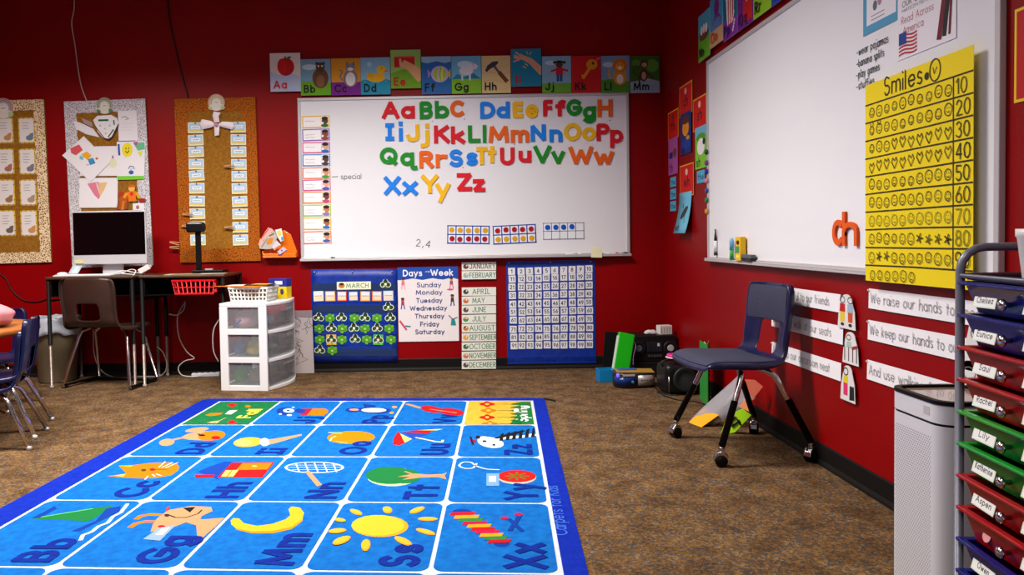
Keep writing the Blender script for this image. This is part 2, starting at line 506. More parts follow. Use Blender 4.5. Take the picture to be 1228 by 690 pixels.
# ceiling fixtures (above the frame) with their lamps
for i, (x, y, p) in enumerate(LAMPS):
    t = thing('ceiling_light', 'fluorescent ceiling panel above the frame, ' + ['over the desks', 'over the rug end', 'left one behind the camera line', 'right one near the camera'][i], 'light', (x, y, CEIL - .045), (0, 0, 0), 'ceiling light panels')
    fr = MB(); fr.box(-.62, .62, -.32, -.3, -.02, .045); fr.box(-.62, .62, .3, .32, -.02, .045); fr.box(-.62, -.6, -.3, .3, -.02, .045); fr.box(.6, .62, -.3, .3, -.02, .045)
    fr.build('frame', t, mat('d8d8d8', .4))
    MB().box(-.6, .6, -.3, .3, .0, .01).build('diffuser', t, mat('fff4e6', .5, emit=1.0))
    l = bpy.data.lights.new('lamp', 'AREA'); l.shape = 'RECTANGLE'; l.size = 1.15; l.size_y = .55; l.spread = math.radians(146); l.energy = p; l.color = (1, .95, .88)
    lo = bpy.data.objects.new('lamp', l); link(lo, t); lo.location = (0, 0, -.03)

# ---------------------------------------------------------------- whiteboards
WBM = mat('e9e8ec', .3, coat=.25)
ALU = mat((196, 190, 192), .4, metal=.25)
def whiteboard(name, label, wall, loc, w, h, td=.062):
    t = wthing(wall, name, label, 'whiteboard', loc)
    MB().box(-w / 2 + .02, w / 2 - .02, -h / 2 + .02, h / 2 - .02, 0, .012).build('writing_surface', t, WBM)
    fr = .022
    for a in ((-w / 2, w / 2, h / 2 - fr, h / 2), (-w / 2, w / 2, -h / 2, -h / 2 + fr), (-w / 2, -w / 2 + fr, -h / 2 + fr, h / 2 - fr), (w / 2 - fr, w / 2, -h / 2 + fr, h / 2 - fr)):
        MB().box(a[0], a[1], a[2], a[3], 0, .02).build('frame', t, ALU, bevel=.003)
    tr = MB(); tr.box(-w / 2 + .0, w / 2 - .0, -h / 2 - .004, -h / 2 + .006, .02, td)
    tr.box(-w / 2, w / 2, -h / 2 + .006, -h / 2 + .014, td - .005, td)
    tr.build('marker_tray', t, ALU, bevel=.002)
    return t
bz = .8385; AX0 = -1.1693; AH = 1.2
whiteboard('whiteboard', 'white framed whiteboard on the back wall covered with colourful alphabet letters', 'b', (AX0 + 1.22, D - .001, bz + AH / 2), 2.44, AH)
BY0, BZ0, BZ1 = 4.533, .827, 2.016
whiteboard('whiteboard', 'large glossy whiteboard on the right wall holding the yellow smiles chart', 'r', (W - .001, BY0 - 1.22, (BZ0 + BZ1) / 2), 2.44, BZ1 - BZ0, .038)
OFA = .0145       # face of a whiteboard

# ---------------------------------------------------------------- magnetic letters
RED, GRN, ORA, BLU, YEL = 'd80a1e', '0a8a1c', 'e8620c', '0a80e8', 'f0b808'
LC = dict(zip('AaKkFfPpUuZz', [RED] * 12)); LC.update(dict(zip('BbGgLlQqVv', [GRN] * 10))); LC.update(dict(zip('CHMmRrWw', [ORA] * 8)))
LC.update(dict(zip('DdIiNnSsXx', [BLU] * 10))); LC.update(dict(zip('EeJjOoTtYy', [YEL] * 10)))
c3 = lambda a, b, c, d: (450 + a / 4.931, 110 + c / 4.931, 450 + b / 4.931, 110 + d / 4.931)
c4 = lambda a, b, c, d: (550 + a / 4.6, 50 + c / 4.6, 550 + b / 4.6, 50 + d / 4.6)
LET = [('A', c3(40, 142, 55, 160)), ('a', c3(152, 235, 85, 160)), ('B', c3(262, 340, 58, 162)), ('b', c3(352, 437, 55, 158)), ('C', c3(443, 523, 52, 150)),
 ('D', c4(118, 202, 332, 425)), ('d', c4(208, 282, 332, 423)), ('E', c4(297, 355, 332, 422)), ('e', c4(368, 440, 347, 423)), ('F', c4(465, 518, 322, 413)),
 ('f', c4(533, 590, 322, 412)), ('G', c4(594, 683, 318, 410)), ('g', c4(685, 757, 357, 452)), ('H', c4(765, 848, 320, 416)),
 ('I', c3(60, 112, 187, 290)), ('i', c3(133, 170, 177, 292)), ('J', c3(183, 262, 195, 297)), ('j', c3(268, 320, 190, 332)), ('K', c3(347, 440, 200, 305)),
 ('k', c3(447, 530, 205, 308)), ('L', c3(548, 622, 200, 303)), ('l', c3(635, 657, 198, 303)), ('M', c4(165, 277, 462, 557)), ('m', c4(287, 390, 487, 557)),
 ('N', c4(397, 480, 457, 552)), ('n', c4(500, 572, 485, 555)), ('O', c4(580, 675, 450, 548)), ('o', c4(680, 757, 473, 547)), ('P', c4(760, 832, 452, 548)), ('p', c4(835, 907, 487, 587)),
 ('Q', c3(27, 132, 330, 435)), ('q', c3(148, 250, 360, 465)), ('R', c3(260, 345, 350, 452)), ('r', c3(357, 427, 370, 450)), ('S', c3(440, 518, 342, 445)),
 ('s', c3(540, 605, 360, 438)), ('T', c3(598, 662, 328, 432)), ('t', c3(665, 715, 323, 422)), ('U', c4(228, 308, 585, 682)), ('u', c4(330, 400, 602, 668)),
 ('V', c4(413, 510, 575, 675)), ('v', c4(512, 585, 605, 678)), ('W', c4(607, 740, 580, 680)), ('w', c4(745, 855, 607, 683)),
 ('X', c3(53, 150, 502, 610)), ('x', c3(163, 250, 532, 612)), ('Y', c3(273, 373, 492, 600)), ('y', c3(357, 443, 543, 655)), ('Z', c3(482, 572, 482, 587)), ('z', c3(577, 650, 517, 592))]
CN = {RED: 'red', GRN: 'green', ORA: 'orange', BLU: 'blue', YEL: 'yellow'}
def magnet_letter(ch, wall, loc, w, h, c, label, group, t=.007, sw=.03):
    d = Draw(t, .0005)
    st = G[ch][1]; P = [p for k in st for p in k if p != 'o']
    x0, x1 = min(p[0] for p in P), max(p[0] for p in P); y0, y1 = min(p[1] for p in P), max(p[1] for p in P)
    sw = min(sw, w * .98)
    kx = (w - sw) / max(x1 - x0, 1e-3) if x1 - x0 > .05 else 0; ky = (h - sw) / (y1 - y0)
    for k in cut(st):
        cl = k[0] == 'o'; q = k[1:] if cl else k
        d.stroke([((a - (x0 + x1) / 2) * kx, (b - (y0 + y1) / 2) * ky) for a, b in q], sw, c, cl, t, warp=False, ends=getattr(k, 'e', (.5, .5)))
    o = d.build('magnetic_letter', None)
    for M in o.data.materials: pass
    wplace(o, wall, loc); return tag(o, label, 'letter', group)
for ch, bx in LET:
    loc, w_, h_ = back(*bx, off=OFA)
    c = LC[ch]; cs = 'capital' if ch.isupper() else 'small'
    magnet_letter(ch, 'b', loc, w_, h_, c, '%s magnetic %s letter %s on the back whiteboard' % (CN[c], cs, ch), 'magnetic letters on the back whiteboard')
for ch, (xl, yt, yb, xr) in (('c', (1000.5, 264, 294.5, 1012)), ('h', (1012.5, 254, 295, 1030.5))):
    loc, w_, h_ = right(xl, yt, yb, xr, off=OFA)
    magnet_letter(ch, 'r', loc, w_, h_, 'e0560c', 'orange magnetic small letter %s beside the yellow smiles chart' % ch, 'orange magnetic letters on the right whiteboard', .009, .021)

# ---------------------------------------------------------------- pictures for the alphabet cards (unit card 0..1 x 0..1.28)
def pic(d, ch):
    e, p, s, r = d.ell, d.poly, d.stroke, d.rect
    if ch == 'A':
        r(0, 0, 1, 1.28, 'e8dcc8'); p([(0, 0), (1, 0), (1, .5), (.6, .62), (.3, .55), (0, .66)], 'b8c4dc')
        e(.52, .82, .28, .3, 'c00a10'); e(.4, .84, .16, .26, 'd01418'); s([(.52, 1.05), (.5, 1.18)], .04, '40200c'); e(.62, 1.12, .09, .04, '3c5a20', .4)
    if ch == 'B':
        r(0, 0, 1, 1.28, '78a8b8'); e(.3, 1.0, .25, .1, 'c8dce0'); p([(0, 0), (1, 0), (1, .45), (0, .5)], '6cae18')
        e(.66, .6, .27, .36, '6c4426'); e(.66, 1.0, .15, .17, '5a3820'); e(.55, 1.13, .05, .05, '4a2c18'); e(.77, 1.13, .05, .05, '4a2c18'); e(.66, .5, .14, .22, '8a6038'); e(.6, 1.03, .03, .03, 'f4f4f4'); e(.72, 1.03, .03, .03, 'f4f4f4')
    if ch == 'C':
        r(0, .45, 1, 1.28, 'e0981c'); r(0, 0, 1, .45, '7c1a8c')
        s(spline([(.4, .5), (.3, .65), (.38, .8), (.28, .88)]), .05, '787470'); e(.66, .58, .25, .3, '807c78'); e(.66, .55, .17, .24, 'eae6e0'); e(.66, .95, .17, .15, '8c8884')
        p([(.5, 1.0), (.52, 1.2), (.62, 1.06)], '787470'); p([(.82, 1.0), (.8, 1.2), (.7, 1.06)], '787470'); e(.66, .9, .1, .06, 'f0ece8'); e(.6, .98, .02, .02, '181818'); e(.72, .98, .02, .02, '181818')
    if ch == 'D':
        r(0, 0, 1, 1.28, '88bcd0'); e(.3, 1.05, .08, .08, 'b4d8e4'); r(0, 0, 1, .45, '1a98b8'); s([(0, .45), (.15, .5), (.3, .44), (.5, .5), (.7, .44), (.85, .5), (1, .45)], .05, '1a8cac')
        e(.52, .58, .3, .16, 'f0b40a'); p([(.2, .58), (.22, .78), (.45, .66)], 'e8a808'); e(.7, .85, .15, .15, 'f4bc10'); p([(.82, .86), (.97, .8), (.82, .76)], 'e8780c'); e(.72, .9, .02, .02, '181818')
    if ch == 'E':
        r(0, 0, 1, 1.28, '9cc45c'); p([(0, 0), (1, 0), (1, .6), (.6, .7), (0, .5)], '74b020'); r(.12, .7, .8, 1.05, 'c81818'); r(.15, 1.02, .8, 1.07, 'd85030')
        p([(.3, .72), (.55, .62), (.9, .2), (1, .25), (1, .62), (.7, .82), (.45, .95), (.4, .85), (.34, 1.0), (.28, .98)], 'eab078'); s([(.3, .98), (.4, .85)], .02, 'c88850')
    if ch == 'F':
        r(0, 0, 1, 1.28, '2c6cb0'); p([(0, 1.1), (.2, 1.05), (.5, 1.12), (.8, 1.05), (1, 1.1), (1, 1.28), (0, 1.28)], '98c8dc')
        e(.62, .68, .3, .28, 'c8b0d8'); e(.62, .68, .22, .24, 'a8d048'); s([(.58, .46), (.54, .7), (.6, .9)], .06, 'e0b0c8'); s([(.7, .48), (.68, .7), (.72, .88)], .05, 'e8e070'); p([(.88, .68), (.98, .85), (.98, .5)], 'e0c020'); p([(.32, .7), (.2, .86), (.22, .55)], 'b088c8')
    if ch == 'G':
        r(0, 0, 1, 1.28, '74bcd8'); e(.45, 1.0, .25, .12, 'd8ecf0'); e(.7, .92, .2, .08, 'e4f2f4'); p([(0, .5), (.2, .68), (.4, .55), (.7, .72), (1, .5), (1, .3), (0, .3)], '1c88a0'); r(0, 0, 1, .5, '88c430'); e(.5, .78, .24, .16, 'e8e8ea'); e(.78, .92, .1, .1, 'e4e4e8'); p([(.7, .98), (.68, 1.1), (.78, 1.0)], 'd0d0d8'); s([(.36, .68), (.36, .45)], .06, 'e0e0e6'); s([(.62, .68), (.62, .45)], .06, 'e0e0e6')
    if ch == 'H':
        r(0, 0, 1, 1.28, 'e8cc8c')
        for k in range(5): s(spline([(0, .15 + k * .26), (.4, .2 + k * .25), (.7, .12 + k * .26), (1, .2 + k * .26)], 4), .012, 'd0ac68')
        s([(.4, .98), (.62, .68)], .08, '54585c'); s([(.6, .72), (.88, .38)], .14, '7a4818'); p([(.12, .78), (.2, .95), (.38, 1.08), (.58, 1.1), (.56, 1.0), (.42, .9), (.28, .82), (.18, .72)], '3a3c40')
    if ch == 'I':
        r(0, 0, 1, 1.28, '1a84a4')
        p([(.1, .95), (.35, .92), (.6, .78), (.95, .38), (1, .4), (1, .68), (.7, .95), (.45, 1.05), (.3, 1.12), (.28, 1.02), (.1, 1.1)], 'e0a880'); s([(.08, .85), (.35, .95)], .05, 'e0a880'); s([(.15, 1.18), (.35, 1.02)], .05, 'e0a880'); s([(.38, .7), (.5, .62)], .025, 'e8d840'); s([(.45, .78), (.56, .7)], .025, 'e8d840'); s([(.55, 1.1), (.52, 1.2)], .03, 'e8c020'); s([(.62, 1.08), (.68, 1.18)], .03, 'e8c020')
    if ch == 'J':
        r(0, 0, 1, 1.28, '8cb8cc'); e(.3, 1.05, .2, .08, 'c8dce4'); r(0, 0, 1, .34, '6cac2c')
        e(.6, .98, .12, .11, '5a3018'); e(.44, 1.06, .06, .05, '201410'); e(.76, 1.06, .06, .05, '201410'); e(.6, 1.08, .12, .05, '201410'); r(.48, .62, .72, .88, 'd01818'); s([(.5, .82), (.3, .74)], .07, 'd01818'); s([(.7, .82), (.9, .76)], .07, 'd01818'); r(.5, .4, .59, .64, '204c9c'); r(.61, .4, .7, .64, '204c9c')
    if ch == 'K':
        r(0, 0, 1, 1.28, 'cc1414'); e(.7, .98, .19, .18, 'e09414'); e(.74, 1.02, .05, .05, '6c2008'); s([(.62, .84), (.38, .5)], .1, 'e09414'); s([(.42, .58), (.34, .62)], .06, 'e09414'); s(spline([(.85, 1.1), (.95, 1.2), (1.0, 1.15)]), .02, 'b0a090')
    if ch == 'L':
        r(0, 0, 1, 1.28, '78a0bc'); e(.25, .98, .2, .09, 'c4d8e0'); p([(0, 0), (1, 0), (1, .38), (.5, .5), (0, .44)], '4c9420')
        s(spline([(.4, .5), (.26, .6), (.3, .85)]), .06, 'e0a010'); e(.66, .55, .24, .28, 'e09c18'); e(.66, .48, .12, .16, 'f4ecdc'); e(.66, .95, .26, .24, 'd8780c'); e(.66, .9, .15, .14, 'f0a820'); e(.66, .86, .07, .06, 'f8f0e0'); e(.6, .96, .02, .02, '181818'); e(.72, .96, .02, .02, '181818')
    if ch == 'M':
        r(0, 0, 1, 1.28, '3c6818'); p([(0, 0), (1, 0), (1, .4), (.6, .5), (0, .38)], '9cb4c0'); e(.75, .95, .22, .22, '5c9828'); e(.2, 1.05, .15, .12, '548c24'); s(spline([(.32, .55), (.1, .75), (.2, .95), (.32, .85)]), .03, '4a2c10')
        e(.46, .62, .13, .22, '583014'); e(.46, .6, .08, .14, 'c8987c'); e(.48, 1.0, .14, .13, '583014'); e(.48, .98, .09, .08, 'd0a080'); s([(.56, .72), (.8, .5)], .06, '583014'); s([(.36, .72), (.3, .35)], .06, '583014')
    if ch == 'N':
        r(0, 0, 1, 1.28, '4ca8c0'); r(0, 0, 1, .6, '60ac1c'); e(.5, .68, .42, .16, '6c4420'); e(.3, .82, .09, .13, 'eeeae0'); e(.5, .84, .09, .13, 'eeeae0'); e(.7, .82, .09, .13, 'eeeae0')
    if ch == 'O':
        r(0, 0, 1, 1.28, '3c9cc4'); r(0, 0, 1, .42, 'c8a070'); e(.52, .98, .2, .24, '7c1c7c')
        for k in range(6): s(spline([(.45 + k * .03, .8), (.2 + k * .13, .62), (.14 + k * .14, .42)], 4), .05, '7c1c7c')
    if ch == 'P':
        r(0, 0, 1, 1.28, '0c6c84'); p([(0, 0), (1, 0), (1, .4), (.5, .55), (0, .5)], '802c94'); p([(.3, .35), (.72, .35), (.8, 1.0), (.22, 1.0)], 'f0ece4')
        for k in range(3): p([(.34 + k * .14, .35), (.41 + k * .14, .35), (.43 + k * .16, 1.0), (.35 + k * .16, 1.0)], 'c81830')
        for k in range(5): e(.28 + k * .12, 1.05, .09, .09, 'f4ecd0')
        for k in range(7): e(.7 + .04 * (k % 4), .15 + k * .07, .04, .04, 'f0d8e4')
    if ch == 'Q':
        r(0, 0, 1, 1.28, '6c1480'); p([(.3, .1), (.95, .1), (.9, .7), (.6, .85), (.4, .8)], 'c00c14'); e(.6, 1.05, .18, .18, '8c5430'); s([(.35, .95), (.6, .6), (.88, 1.0)], .05, 'f0ece4')
    if ch == 'R':
        r(0, 0, 1, 1.28, '88b818'); e(.6, 1.05, .2, .14, 'e8e4dc'); p([(.4, .85), (.7, .9), (.6, 1.2), (.45, 1.2)], 'f0e8e0'); e(.75, 1.1, .08, .1, 'c82838'); e(.5, 1.0, .05, .12, '70a4c0')
    if ch == 'S':
        r(0, 0, 1, 1.28, '0c3c9c'); e(.4, .9, .25, .25, '1c5cc0'); s(spline([(.1, .5), (.4, .6), (.6, .4), (.9, .5)]), .06, '082c70')
def alpha_card(ch, wall, loc, w, h, label, tc='141418', tilt=0):
    t = wthing(wall, 'alphabet_card', label, 'card', loc, tilt, 'alphabet picture cards above the whiteboards')
    MB().box(-w / 2, w / 2, -h / 2, h / 2, 0, .0015).build('card', t, mat('e8e8e8', .6))
    d = Draw(.0016); 
    pic(d, ch)
    k = w
    d.v = [((x - .5) * k, (y / 1.28 - .5) * h, z) for x, y, z in d.v]
    d.build('picture', t)
    d = Draw(.0016 + .006)
    d.z = .0016 + .0058
    d.text(ch + ch.lower(), -w / 2 + w * .1, -h / 2 + h * .07, h * .22, tc, .17)
    d.v = [(x, y, z - .0015) for x, y, z in d.v]
    d.build('lettering', t)
NAMES = dict(A='a red apple', B='a brown bear', C='a grey cat', D='a yellow duck', E='a hand at a red exit', F='a round fish', G='a white goat', H='a hammer', I='an itchy arm on teal', J='a jumping girl', K='a golden key on red', L='a lion', M='a monkey', N='eggs in a nest', O='a purple octopus', P='popcorn', Q='a queen in red and white', R='a white figure on lime green', S='deep blue shapes')
for ch, x0, y0, x1, y1 in [('A', 324, 63.7, 360.4, 109.8), ('B', 360.6, 71, 396.6, 114.4), ('C', 397.4, 70, 432.2, 114), ('D', 432.6, 69, 468, 113.4), ('E', 468.5, 59.8, 504.6, 106),
    ('F', 505.6, 67.8, 541, 113), ('G', 541.5, 67.4, 576.9, 112.3), ('H', 577.6, 67, 612.3, 111.7), ('I', 613, 58.7, 649, 103.7), ('J', 650, 67.4, 684.8, 111.5), ('K', 685.6, 67, 720.2, 111.5), ('L', 720.9, 67, 755, 111.5), ('M', 755.9, 67.4, 790.9, 111.5)]:
    loc, w_, h_ = back(x0, y0, x1, y1, off=.0225)
    alpha_card(ch, 'b', loc, w_, h_, 'alphabet picture card %s%s with %s, on the back wall' % (ch, ch.lower(), NAMES[ch]), 'c81414' if ch in 'AEI' else '141418')
yy = 4.665
for ch in 'NOPQRS':
    dz_ = {'N': .0, 'O': .03}.get(ch, .012)
    alpha_card(ch, 'r', Vector((W - .0225, yy - .107, 2.176 + dz_)), .212, .278, 'alphabet picture card %s%s with %s, above the right whiteboard' % (ch, ch.lower(), NAMES[ch]), 'd04018' if ch == 'O' else '2c1868' if ch in 'PQ' else '141418')
    yy -= .2155

# ---------------------------------------------------------------- schedule cards on the back whiteboard
bc = ['e8b828', '8060b8', 'd84888', '3c7cc8', 'f07838', 'd83c90', 'f08040', '98c020', 'e8b010', 'f06840']
bn = ['golden', 'purple', 'pink', 'blue', 'light orange', 'magenta', 'orange', 'lime green', 'yellow', 'coral']
ys = [(139, 153.4), (154.6, 169), (170.6, 183.7), (185, 199.4), (200.9, 214.6), (215.4, 228.8), (229.9, 244), (245.5, 259.4), (261, 275.7), (277.4, 292.5)]
skin = ['5a3420', '804c30', 'd8a080', '5a3420', 'd0906c', 'e0a888', '6c3c24', 'c87c4c', 'a8603c', 'c88c6c']
for i, (a, b) in enumerate(ys):
    loc, w_, h_ = back(362.4 + i * .12, a, 395.2 + i * .25, b, off=OFA)
    t = wthing('b', 'schedule_card', '%s bordered schedule card, %s from the top at the left of the whiteboard' % (bn[i], ordn(i)), 'card', loc, random.uniform(-.02, .02), 'schedule cards on the back whiteboard')
    MB().box(-w_ / 2, w_ / 2, -h_ / 2, h_ / 2, 0, .001).build('card', t, mat(bc[i], .6))
    d = Draw(.0012); d.rect(-w_ / 2 + .008, -h_ / 2 + .008, w_ / 2 - .065, h_ / 2 - .008, 'f2eef0')
    for q in range(1 + i % 2): d.stroke([(-w_ / 2 + .02 + k * .009, .004 + (-q) * .022 + random.uniform(-.005, .005)) for k in range(9)], .0025, '8c8890')
    d.build('print', t)
    d = Draw(.0016); x = w_ / 2 - .034
    d.rect(x - .03, -h_ / 2 + .004, x + .028, h_ / 2 - .004, ['f0e8c8', 'c4b8d8', 'a8d0f0', 'd8e8f8', 'f0e0d0', 'f4d8e8', 'e8d8c8', 'f0ecc0', 'e8ecd0', 'f0d8d0'][i])
    d.ell(x, .005, .024, .024, skin[i]); d.ell(x, .024, .024, .013, '2c1810'); d.ell(x - .002, -.028, .028, .012, ['206838', '9c3828', '2c64c0', '48342c', '3c9c38', '5058b8', 'c04888', '8c78c0', '2470b0', '3c60a8'][i]); d.ell(x - .018, -.01, .008, .008, 'f0f0f0')
    d.build('picture', t)

# ten frames and counters
def tenframe(x0, y0, x1, y1, line, tilt, nm, cols, lw):
    loc, w_, h_ = back(x0, y0, x1, y1, off=OFA)
    t = wthing('b', 'ten_frame', nm, 'ten frame', loc, tilt, 'ten frames on the back whiteboard')
    MB().box(-w_ / 2, w_ / 2, -h_ / 2, h_ / 2, 0, .001).build('card', t, mat('e8ebf2', .6))
    d = Draw(.0012)
    for k in range(6): xx = -w_ / 2 + w_ * k / 5 * .97 + w_ * .015; d.rect(xx - lw / 2, -h_ / 2, xx + lw / 2, h_ / 2, line)
    for k in range(3): z = -h_ / 2 + h_ * k / 2 * .94 + h_ * .03; d.rect(-w_ / 2, z - lw / 2, w_ / 2, z + lw / 2, line)
    d.build('grid_print', t)
    R3 = wallrot('b', tilt).to_matrix()
    for r in range(2):
        for k in range(5):
            c = cols[r][k]
            if not c: continue
            cc = {'y': 'd8a010', 'r': 'a80c1c', 'b': '0c50c0'}[c]; cn = {'y': 'yellow', 'r': 'red', 'b': 'blue'}[c]
            p = Vector((-w_ / 2 + w_ * (k + .5) / 5 * .97 + w_ * .015 + random.uniform(-.002, .002), (h_ / 4 if r == 0 else -h_ / 4) * .95 + random.uniform(-.003, .003), .0022))
            o = MB().lathe([(.019, 0), (.0195, .0015), (.0185, .003)], 18).build('counter', None, mat(cc, .4))
            o.location = loc + R3 @ p; o.rotation_euler = wallrot('b', tilt)
            tag(o, '%s counter, %s row, %s from the left, in the %s ten frame' % (cn, ['top', 'bottom'][r], ordn(k), nm.split()[0]), 'counter', 'round counters on the ten frames')
tenframe(536.2, 270.5, 587.2, 292.6, '0c3c9c', -.03, 'leftmost blue lined ten frame with yellow over red counters', ('yyyyy', 'rrrrr'), .008)
tenframe(591, 269.8, 643, 292.3, '0c3c9c', .03, 'middle blue lined ten frame with red over yellow counters', ('rrrrr', 'yyyyy'), .008)
tenframe(651, 267, 700.8, 287.4, '282830', 0, 'rightmost black lined ten frame with four blue counters', (['b', 'b', 'b', 'b', ''], [''] * 5), .004)

# handwriting on the boards: dried marker ink
def writing(name, label, wall, loc, fn, cat='writing'):
    d = Draw(.0001); fn(d); o = d.build(name, None); wplace(o, wall, loc); return tag(o, label, cat)
loc, w_, h_ = back(398, 207, 433, 217, off=OFA)
writing('handwriting', 'handwritten word Special in black marker beside the schedule cards', 'b', loc, lambda d: (d.stroke([(-w_ / 2, .0), (-w_ / 2 + .045, .002)], .004, '303034'), d.text('special', -w_ / 2 + .065, -.018, .04, '303034', .09, jit=.03, gap=.14)))
loc, w_, h_ = back(498, 284, 518, 300, off=OFA)
writing('handwriting', 'handwritten numbers 2 and 4 in marker left of the ten frames', 'b', loc, lambda d: d.text('2,4', -.06, -.02, .055, '404044', .08, gap=.3, jit=.03, rot=-.15))
for u, v, c in ((518.5, 145.5, '9c1020'), (557, 143, '901020'), (731.5, 144.5, '181838'), (617, 173, '701020'), (555, 201, '801020')):
    loc, w_, h_ = back(u - 1, v - 1, u + 1, v + 1, off=OFA)
    o = MB().lathe([(.004, 0), (.004, .001)], 8).build('ink_dot', None, mat(c, .5)); wplace(o, 'b', loc)
    tag(o, 'tiny dark ink dot on the back whiteboard near the %s' % {518.5: 'green letter B', 557: 'orange letter C', 731.5: 'orange letter H', 617: 'orange letter M', 555: 'small letter s'}[u], 'ink dot')
loc, w_, h_ = back(709, 297.5, 722, 309, off=.067)
o = MB().box(-w_ / 2, w_ / 2, -h_ / 2, h_ / 2, 0, .003).build('sticky_note', None, mat('eeecc0', .8)); wplace(o, 'b', loc, -.03); tag(o, 'pale yellow sticky note on the tray edge under the ten frames', 'note')
def marker(px, wall, c, nm, ln=.12):
    if wall == 'b':
        p = aty(px, 306, D - .04); t = thing('marker', nm, 'marker', (p.x, D - .042, bz + .0155), (0, 0, random.uniform(-.15, .15)), 'markers on the tray')
    else:
        p = atx(px, 318, W - .05); t = thing('marker', nm, 'marker', (W - .055, p.y, BZ0 + .016), (0, 0, pi / 2), 'markers on the tray')
    T = Matrix.Rotation(pi / 2, 4, 'Y')
    MB().lathe([(.008, -ln / 2), (.0085, ln / 4)], 12, T).build('barrel', t, mat('d8d8dc', .4))
    MB().lathe([(.009, ln / 4), (.009, ln / 2 - .01), (.006, ln / 2)], 12, T).build('cap', t, mat(c, .4))
marker(733, 'b', 'c83020', 'red capped marker on the whiteboard tray right of the sticky note')
marker(688, 'b', 'e4e4e8', 'white marker on the back whiteboard tray left of the sticky note')
marker(743, 'b', '302840', 'dark capped marker on the back whiteboard tray near its right end')
marker(392, 'b', '202024', 'black marker on the back whiteboard tray near its left end')

# ---------------------------------------------------------------- blue calendar pocket chart
NAVY = ramp_mat('blue_nylon', 'noise', 25, [(.3, (0, 36, 128)), (.7, (2, 52, 160))], .45, .3, bscale=18)
BLUE2 = mat((0, 46, 150), .3, coat=.4)
loc, w_, h_ = back(373.7, 323, 476.8, 435, off=.004)
t = wthing('b', 'calendar_chart', 'blue hanging calendar pocket chart for March with clover cards', 'pocket chart', loc, -.012)
mb = MB(); nx = 12; vs = []; fs = []
for j in range(13):
    for i in range(nx + 1):
        x = (i / nx - .5) * w_; y = (j / 12 - .5) * h_; vs.append((x, y, .003 + .003 * math.sin(i * 1.3) * math.sin(j * .9) + .003))
for j in range(12):
    for i in range(nx): a = j * (nx + 1) + i; fs.append((a, a + 1, a + nx + 2, a + nx + 1))
mb.add(vs, fs, None, True).build('backing', t, NAVY, solid=.002)
cal = loc.copy(); calw, calh = w_, h_
def caly(py): return (379 - py) / 112 * h_
for k, py in enumerate((349, 363.5, 375, 388, 401, 414, 427)):
    MB().box(-w_ / 2 + .01, w_ / 2 - .01, caly(py), caly(py) + .055, .009, .0096).build('pocket', t, BLUE2 if py not in (375, 427, 349) else mat((30, 50, 92), .3, coat=.4))
for k in (-.46, -.02, .44):
    MB().lathe([(.006, 0), (.006, .004), (.002, .006)], 10, Matrix.Translation((k * w_, h_ / 2 - .02, .0095))).build('push_pin', t, mat('d8d8dc', .3, .8))
Rc = wallrot('b', -.012)
def oncal(px, py, off): l, _, _ = back(px - 1, py - 1, px + 1, py + 1, off=off); return l
loc, w_, h_ = back(404, 338, 444.7, 347.3, off=.0155)
t = wthing('b', 'month_card', 'cream MARCH header card on the blue calendar chart', 'card', loc)
MB().box(-w_ / 2, w_ / 2, -h_ / 2, h_ / 2, 0, .001).build('card', t, mat('f0ecd0', .6))
d = Draw(.0012); d.text('MARCH', -w_ / 2 + .07, -.018, .036, '50905c', .14, fit=w_ - .085); d.build('lettering', t)
d = Draw(.0012); d.ell(-w_ / 2 + .035, 0, .024, .018, 'c87828'); d.ell(-w_ / 2 + .035, .012, .018, .01, '282018'); d.build('picture', t)
dcol = ['e8e0c8', 'f0b060', 'd83020', '3858b8', 'f09840', 'f07830', 'd0d0e0']
for i, px in enumerate((382, 396, 410, 423.7, 438, 452, 465.7)):
    loc = oncal(px, 355.4 - (i == 6) * .5, .0155)
    t = wthing('b', 'weekday_card', 'small weekday card with a %s border, %s in the calendar header row' % (['cream', 'pale orange', 'red', 'dark blue', 'amber', 'bright orange', 'lavender'][i], ordn(i)), 'card', loc, random.uniform(-.03, .03), 'weekday cards on the calendar')
    MB().box(-.037, .037, -.037, .037, 0, .001).build('card', t, mat(dcol[i], .6))
    d = Draw(.0012); d.rect(-.03, 0.004, .03, .031, 'dce8f4'); d.rect(-.03, -.03, .03, .002, 'f4d8b8'); d.stroke([(-.026 + k * .0075, .002 + (-1) ** k * .002) for k in range(8)], .003, '8c7450'); d.build('print', t)
def clover(px, py, outlined, back_c=None, idx=''):
    loc = oncal(px, py, .0165)
    t = wthing('b', 'clover_card', idx, 'clover card', loc, random.uniform(-.12, .12), 'clover day cards on the calendar')
    d = Draw(.0005)
    if back_c: d.rect(-.037, -.038, .037, .04, back_c, .001)
    c1 = '1c4410' if outlined else '4c9820'
    lobes = [(0, .018), (-.02, -.004), (.02, -.004)]
    if outlined:
        for a, b in lobes: d.ell(a, b, .021, .021, 'e4ecd4', n=14, t=.001)
    for a, b in lobes: d.ell(a, b, .016 if outlined else .018, .016 if outlined else .018, c1 if not back_c else '384c10', n=14, t=.0008)
    d.stroke([(0, -.01), (.006, -.034)], .007, '3c7818')
    if not outlined:
        for a, b in ((-.024, .018), (.024, .018), (0, -.024)): d.ell(a, b, .012, .01, '68b428', n=8)
        d.ell(0, 0, .009, .009, 'a8d85c')
    else:
        d.rect(-.016, .024, .016, .029, '101410'); d.rect(-.009, .026, .009, .038, '101410'); d.ell(0, 0, .01, .009, 'f0e8d8', n=10); d.ell(-.012, -.014, .008, .005, 'c8d070', n=8)
    d.build('clover_print', t)
clover(462.3, 341, 1, None, 'outlined clover card beside the MARCH header on the calendar chart')
clover(465.7, 368.4, 1, None, 'lone outlined clover card at the right of the first calendar row')
